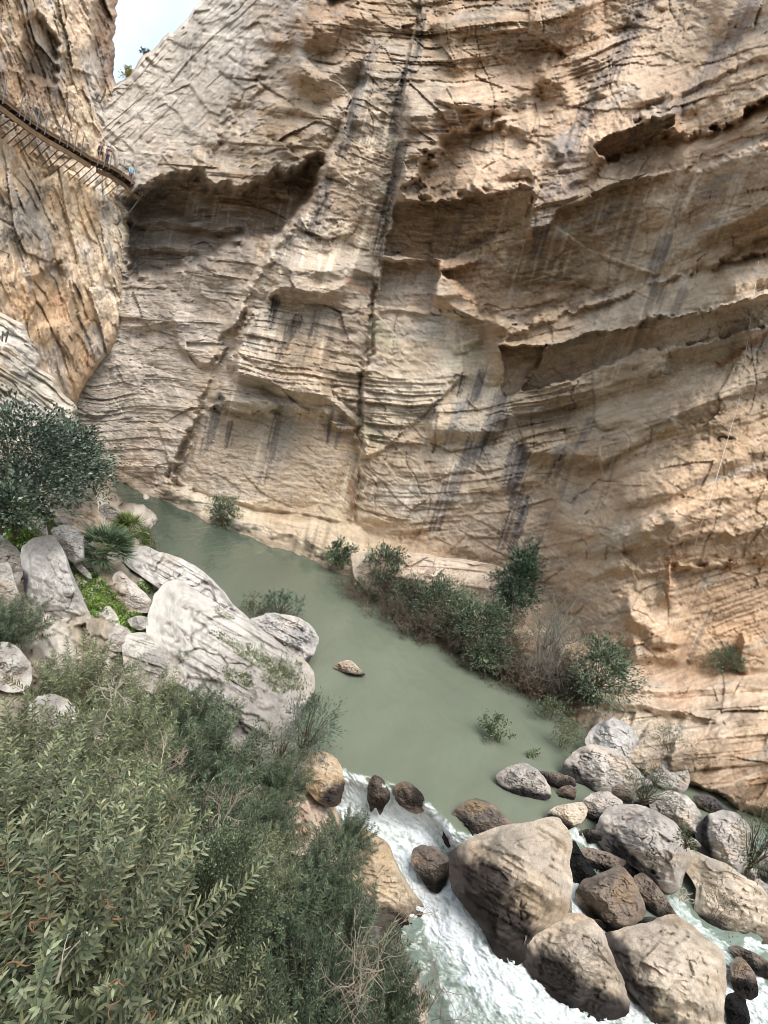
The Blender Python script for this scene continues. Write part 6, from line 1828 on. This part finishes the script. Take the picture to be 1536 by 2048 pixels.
def person(label, foot, yaw, top, legs, helmet, arms_up=False, shorts=False, half=False):
    root = empty('person', foot, label, 'person')
    root.rotation_euler = (0, 0, yaw)
    root.scale = (0.92, 0.92, 0.92)
    hl, hr = ((-0.10, 0, 0.90), (0.10, 0, 0.90))
    J = [(0, 0, 0.95), hl, (-0.11, 0.02, 0.50), (-0.11, -0.02, 0.07), (-0.11, 0.14, 0.03), hr, (0.11, 0.05, 0.50), (0.11, 0.02, 0.07), (0.11, 0.18, 0.03), (0, 0, 1.15), (0, 0.01, 1.40), (0, 0.01, 1.50), (0, 0.03, 1.60), (0, 0.03, 1.70)]
    E = [(0, 1), (1, 2), (2, 3), (3, 4), (0, 5), (5, 6), (6, 7), (7, 8), (0, 9), (9, 10), (10, 11), (11, 12), (12, 13)]
    R = [(.16, .11), .09, .065, .042, .035, .09, .065, .042, .035, (.15, .10), (.17, .11), .055, .095, .08]
    if arms_up:
        A = [[(-0.19, 0.02, 1.40), (-0.27, 0.22, 1.28), (-0.08, 0.36, 1.52), (-0.06, 0.42, 1.56)], [(0.19, 0.02, 1.40), (0.27, 0.22, 1.28), (0.08, 0.36, 1.52), (0.06, 0.42, 1.56)]]
    else:
        A = [[(-0.19, 0.0, 1.40), (-0.27, 0.02, 1.13), (-0.22, 0.14, 0.92), (-0.20, 0.18, 0.84)], [(0.19, 0.0, 1.40), (0.27, 0.02, 1.13), (0.22, 0.14, 0.92), (0.20, 0.18, 0.84)]]
    AR = [.055, .042, .030, .034]
    body_J, body_E, body_R = list(J), list(E), list(R)
    for a in A:
        k = len(body_J)
        body_J += a
        body_E += [(10, k), (k, k + 1), (k + 1, k + 2), (k + 2, k + 3)]
        body_R += AR
        h, d = np.array(a[3]), unit(np.array(a[3]) - np.array(a[2]))
        sd_ = unit(np.cross(d, np.array([0.2, 0.9, 0.3])))
        for f in range(5):                     # four fingers and a thumb
            off = sd_ * (f - 1.5) * 0.018 if f < 4 else sd_ * -0.045
            ln = [.07, .08, .075, .06, .05][f]
            m = len(body_J)
            body_J += [tuple(h + off + d * 0.03), tuple(h + off * 1.2 + d * (0.03 + ln))]
            body_E += [(k + 3, m), (m, m + 1)]
            body_R += [.010, .008]
    skinmesh('body', body_J, body_E, body_R, M_SKIN, root)
    # jacket
    jj, je, jr = [(0, 0, 0.92), (0, 0, 1.15), (0, 0.01, 1.40), (0, 0.01, 1.47)], [(0, 1), (1, 2), (2, 3)], [(.185, .135), (.175, .125), (.19, .13), .075]
    for a in A:
        k = len(jj)
        jj += a[:3]
        je += [(2, k), (k, k + 1), (k + 1, k + 2)]
        jr += [.075, .060, .046]
    skinmesh('jacket', jj, je, jr, cloth(top), root)
    # trousers or shorts
    kn = 0.62 if shorts else 0.10
    tj, te, tr = [(0, 0, 0.97), (-0.10, 0, 0.88), (0.10, 0, 0.88)], [(0, 1), (0, 2)], [(.175, .125), .11, .11]
    for sx, mid, bot, i in ((-1, J[2], J[3], 1), (1, J[6], J[7], 2)):
        k = len(tj)
        if shorts:
            p = (mid[0], mid[1] * 0.8, 0.56)
            tj.append(p)
            te.append((i, k))
            tr.append(.085)
        else:
            tj += [mid, (bot[0], bot[1], 0.09)]
            te += [(i, k), (k, k + 1)]
            tr += [.082, .058]
    skinmesh('shorts' if shorts else 'trousers', tj, te, tr, cloth(legs), root)
    for (x, y, z) in (J[3], J[7]):
        skinmesh('shoe', [(x, y - 0.05, 0.045), (x, y + 0.14, 0.035)], [(0, 1)], [.05, .045], cloth((70, 62, 60)), root)
    # face, hair, helmet
    hd = np.array([0, 0.03, 1.65])
    for sx in (-1, 1):
        V, F = tube([hd + (sx * 0.035, 0.085, 0.01), hd + (sx * 0.035, 0.097, 0.01)], 0.012, 0.008, 6)
        link('eye', mesh('eye', V, F, cloth((40, 34, 32))), root)
        V, F = tube([hd + (sx * 0.088, 0.0, -0.03), hd + (sx * 0.094, -0.01, 0.03)], 0.016, 0.012, 5)
        link('ear', mesh('ear', V, F, M_SKIN), root)
    V, F = tube([hd + (0, 0.088, 0.0), hd + (0, 0.118, -0.03), hd + (0, 0.09, -0.035)], 0.010, 0.012, 5)
    link('nose', mesh('nose', V, F, M_SKIN), root)
    V, F = boxVF(hd + (-0.025, 0.092, -0.065), hd + (0.025, 0.092, -0.065), 0.01, 0.008)
    link('mouth', mesh('mouth', V, F, cloth((150, 90, 84))), root)
    V, F = tube([hd + (0, -0.055, 0.03), hd + (0, -0.07, -0.06)], 0.07, 0.05, 8)
    link('hair', mesh('hair', V, F, cloth((60, 46, 38))), root)
    a = np.linspace(0, 2 * math.pi, 20, endpoint=False)
    b = np.linspace(0, 1.5, 8)
    hv = np.array([[hd[0] + 0.125 * math.sin(p_) * math.cos(q), hd[1] + 0.145 * math.sin(p_) * math.sin(q), hd[2] + 0.035 + 0.115 * math.cos(p_)] for p_ in b for q in a])
    link('helmet', mesh('helmet', hv, gridfaces(8, 20, True), cloth(helmet)), root)
    return root


def stand(px, inward):
    p, i_, t_ = along(s_of(px))
    return p + i_ * inward + np.array([0, 0, 0.03]), math.atan2(t_[1], t_[0])


f_, y_ = stand(207, 0.5)
person('walker in a dark top and shorts with a blue helmet on the boardwalk', f_, y_ + 1.2, (44, 52, 64), (52, 52, 60), (112, 142, 210), False, True)
f_, y_ = stand(221, 0.45)
person('walker in a maroon jacket with raised hands and pale blue helmet on the boardwalk', f_, y_ - 1.9, (92, 44, 66), (74, 70, 84), (176, 198, 224), True, False)
f_, y_ = stand(268, 0.6)
person('walker in a light blue jacket at the far end of the boardwalk', f_, y_ + 2.9, (130, 196, 220), (88, 92, 104), (58, 56, 62), False, False)
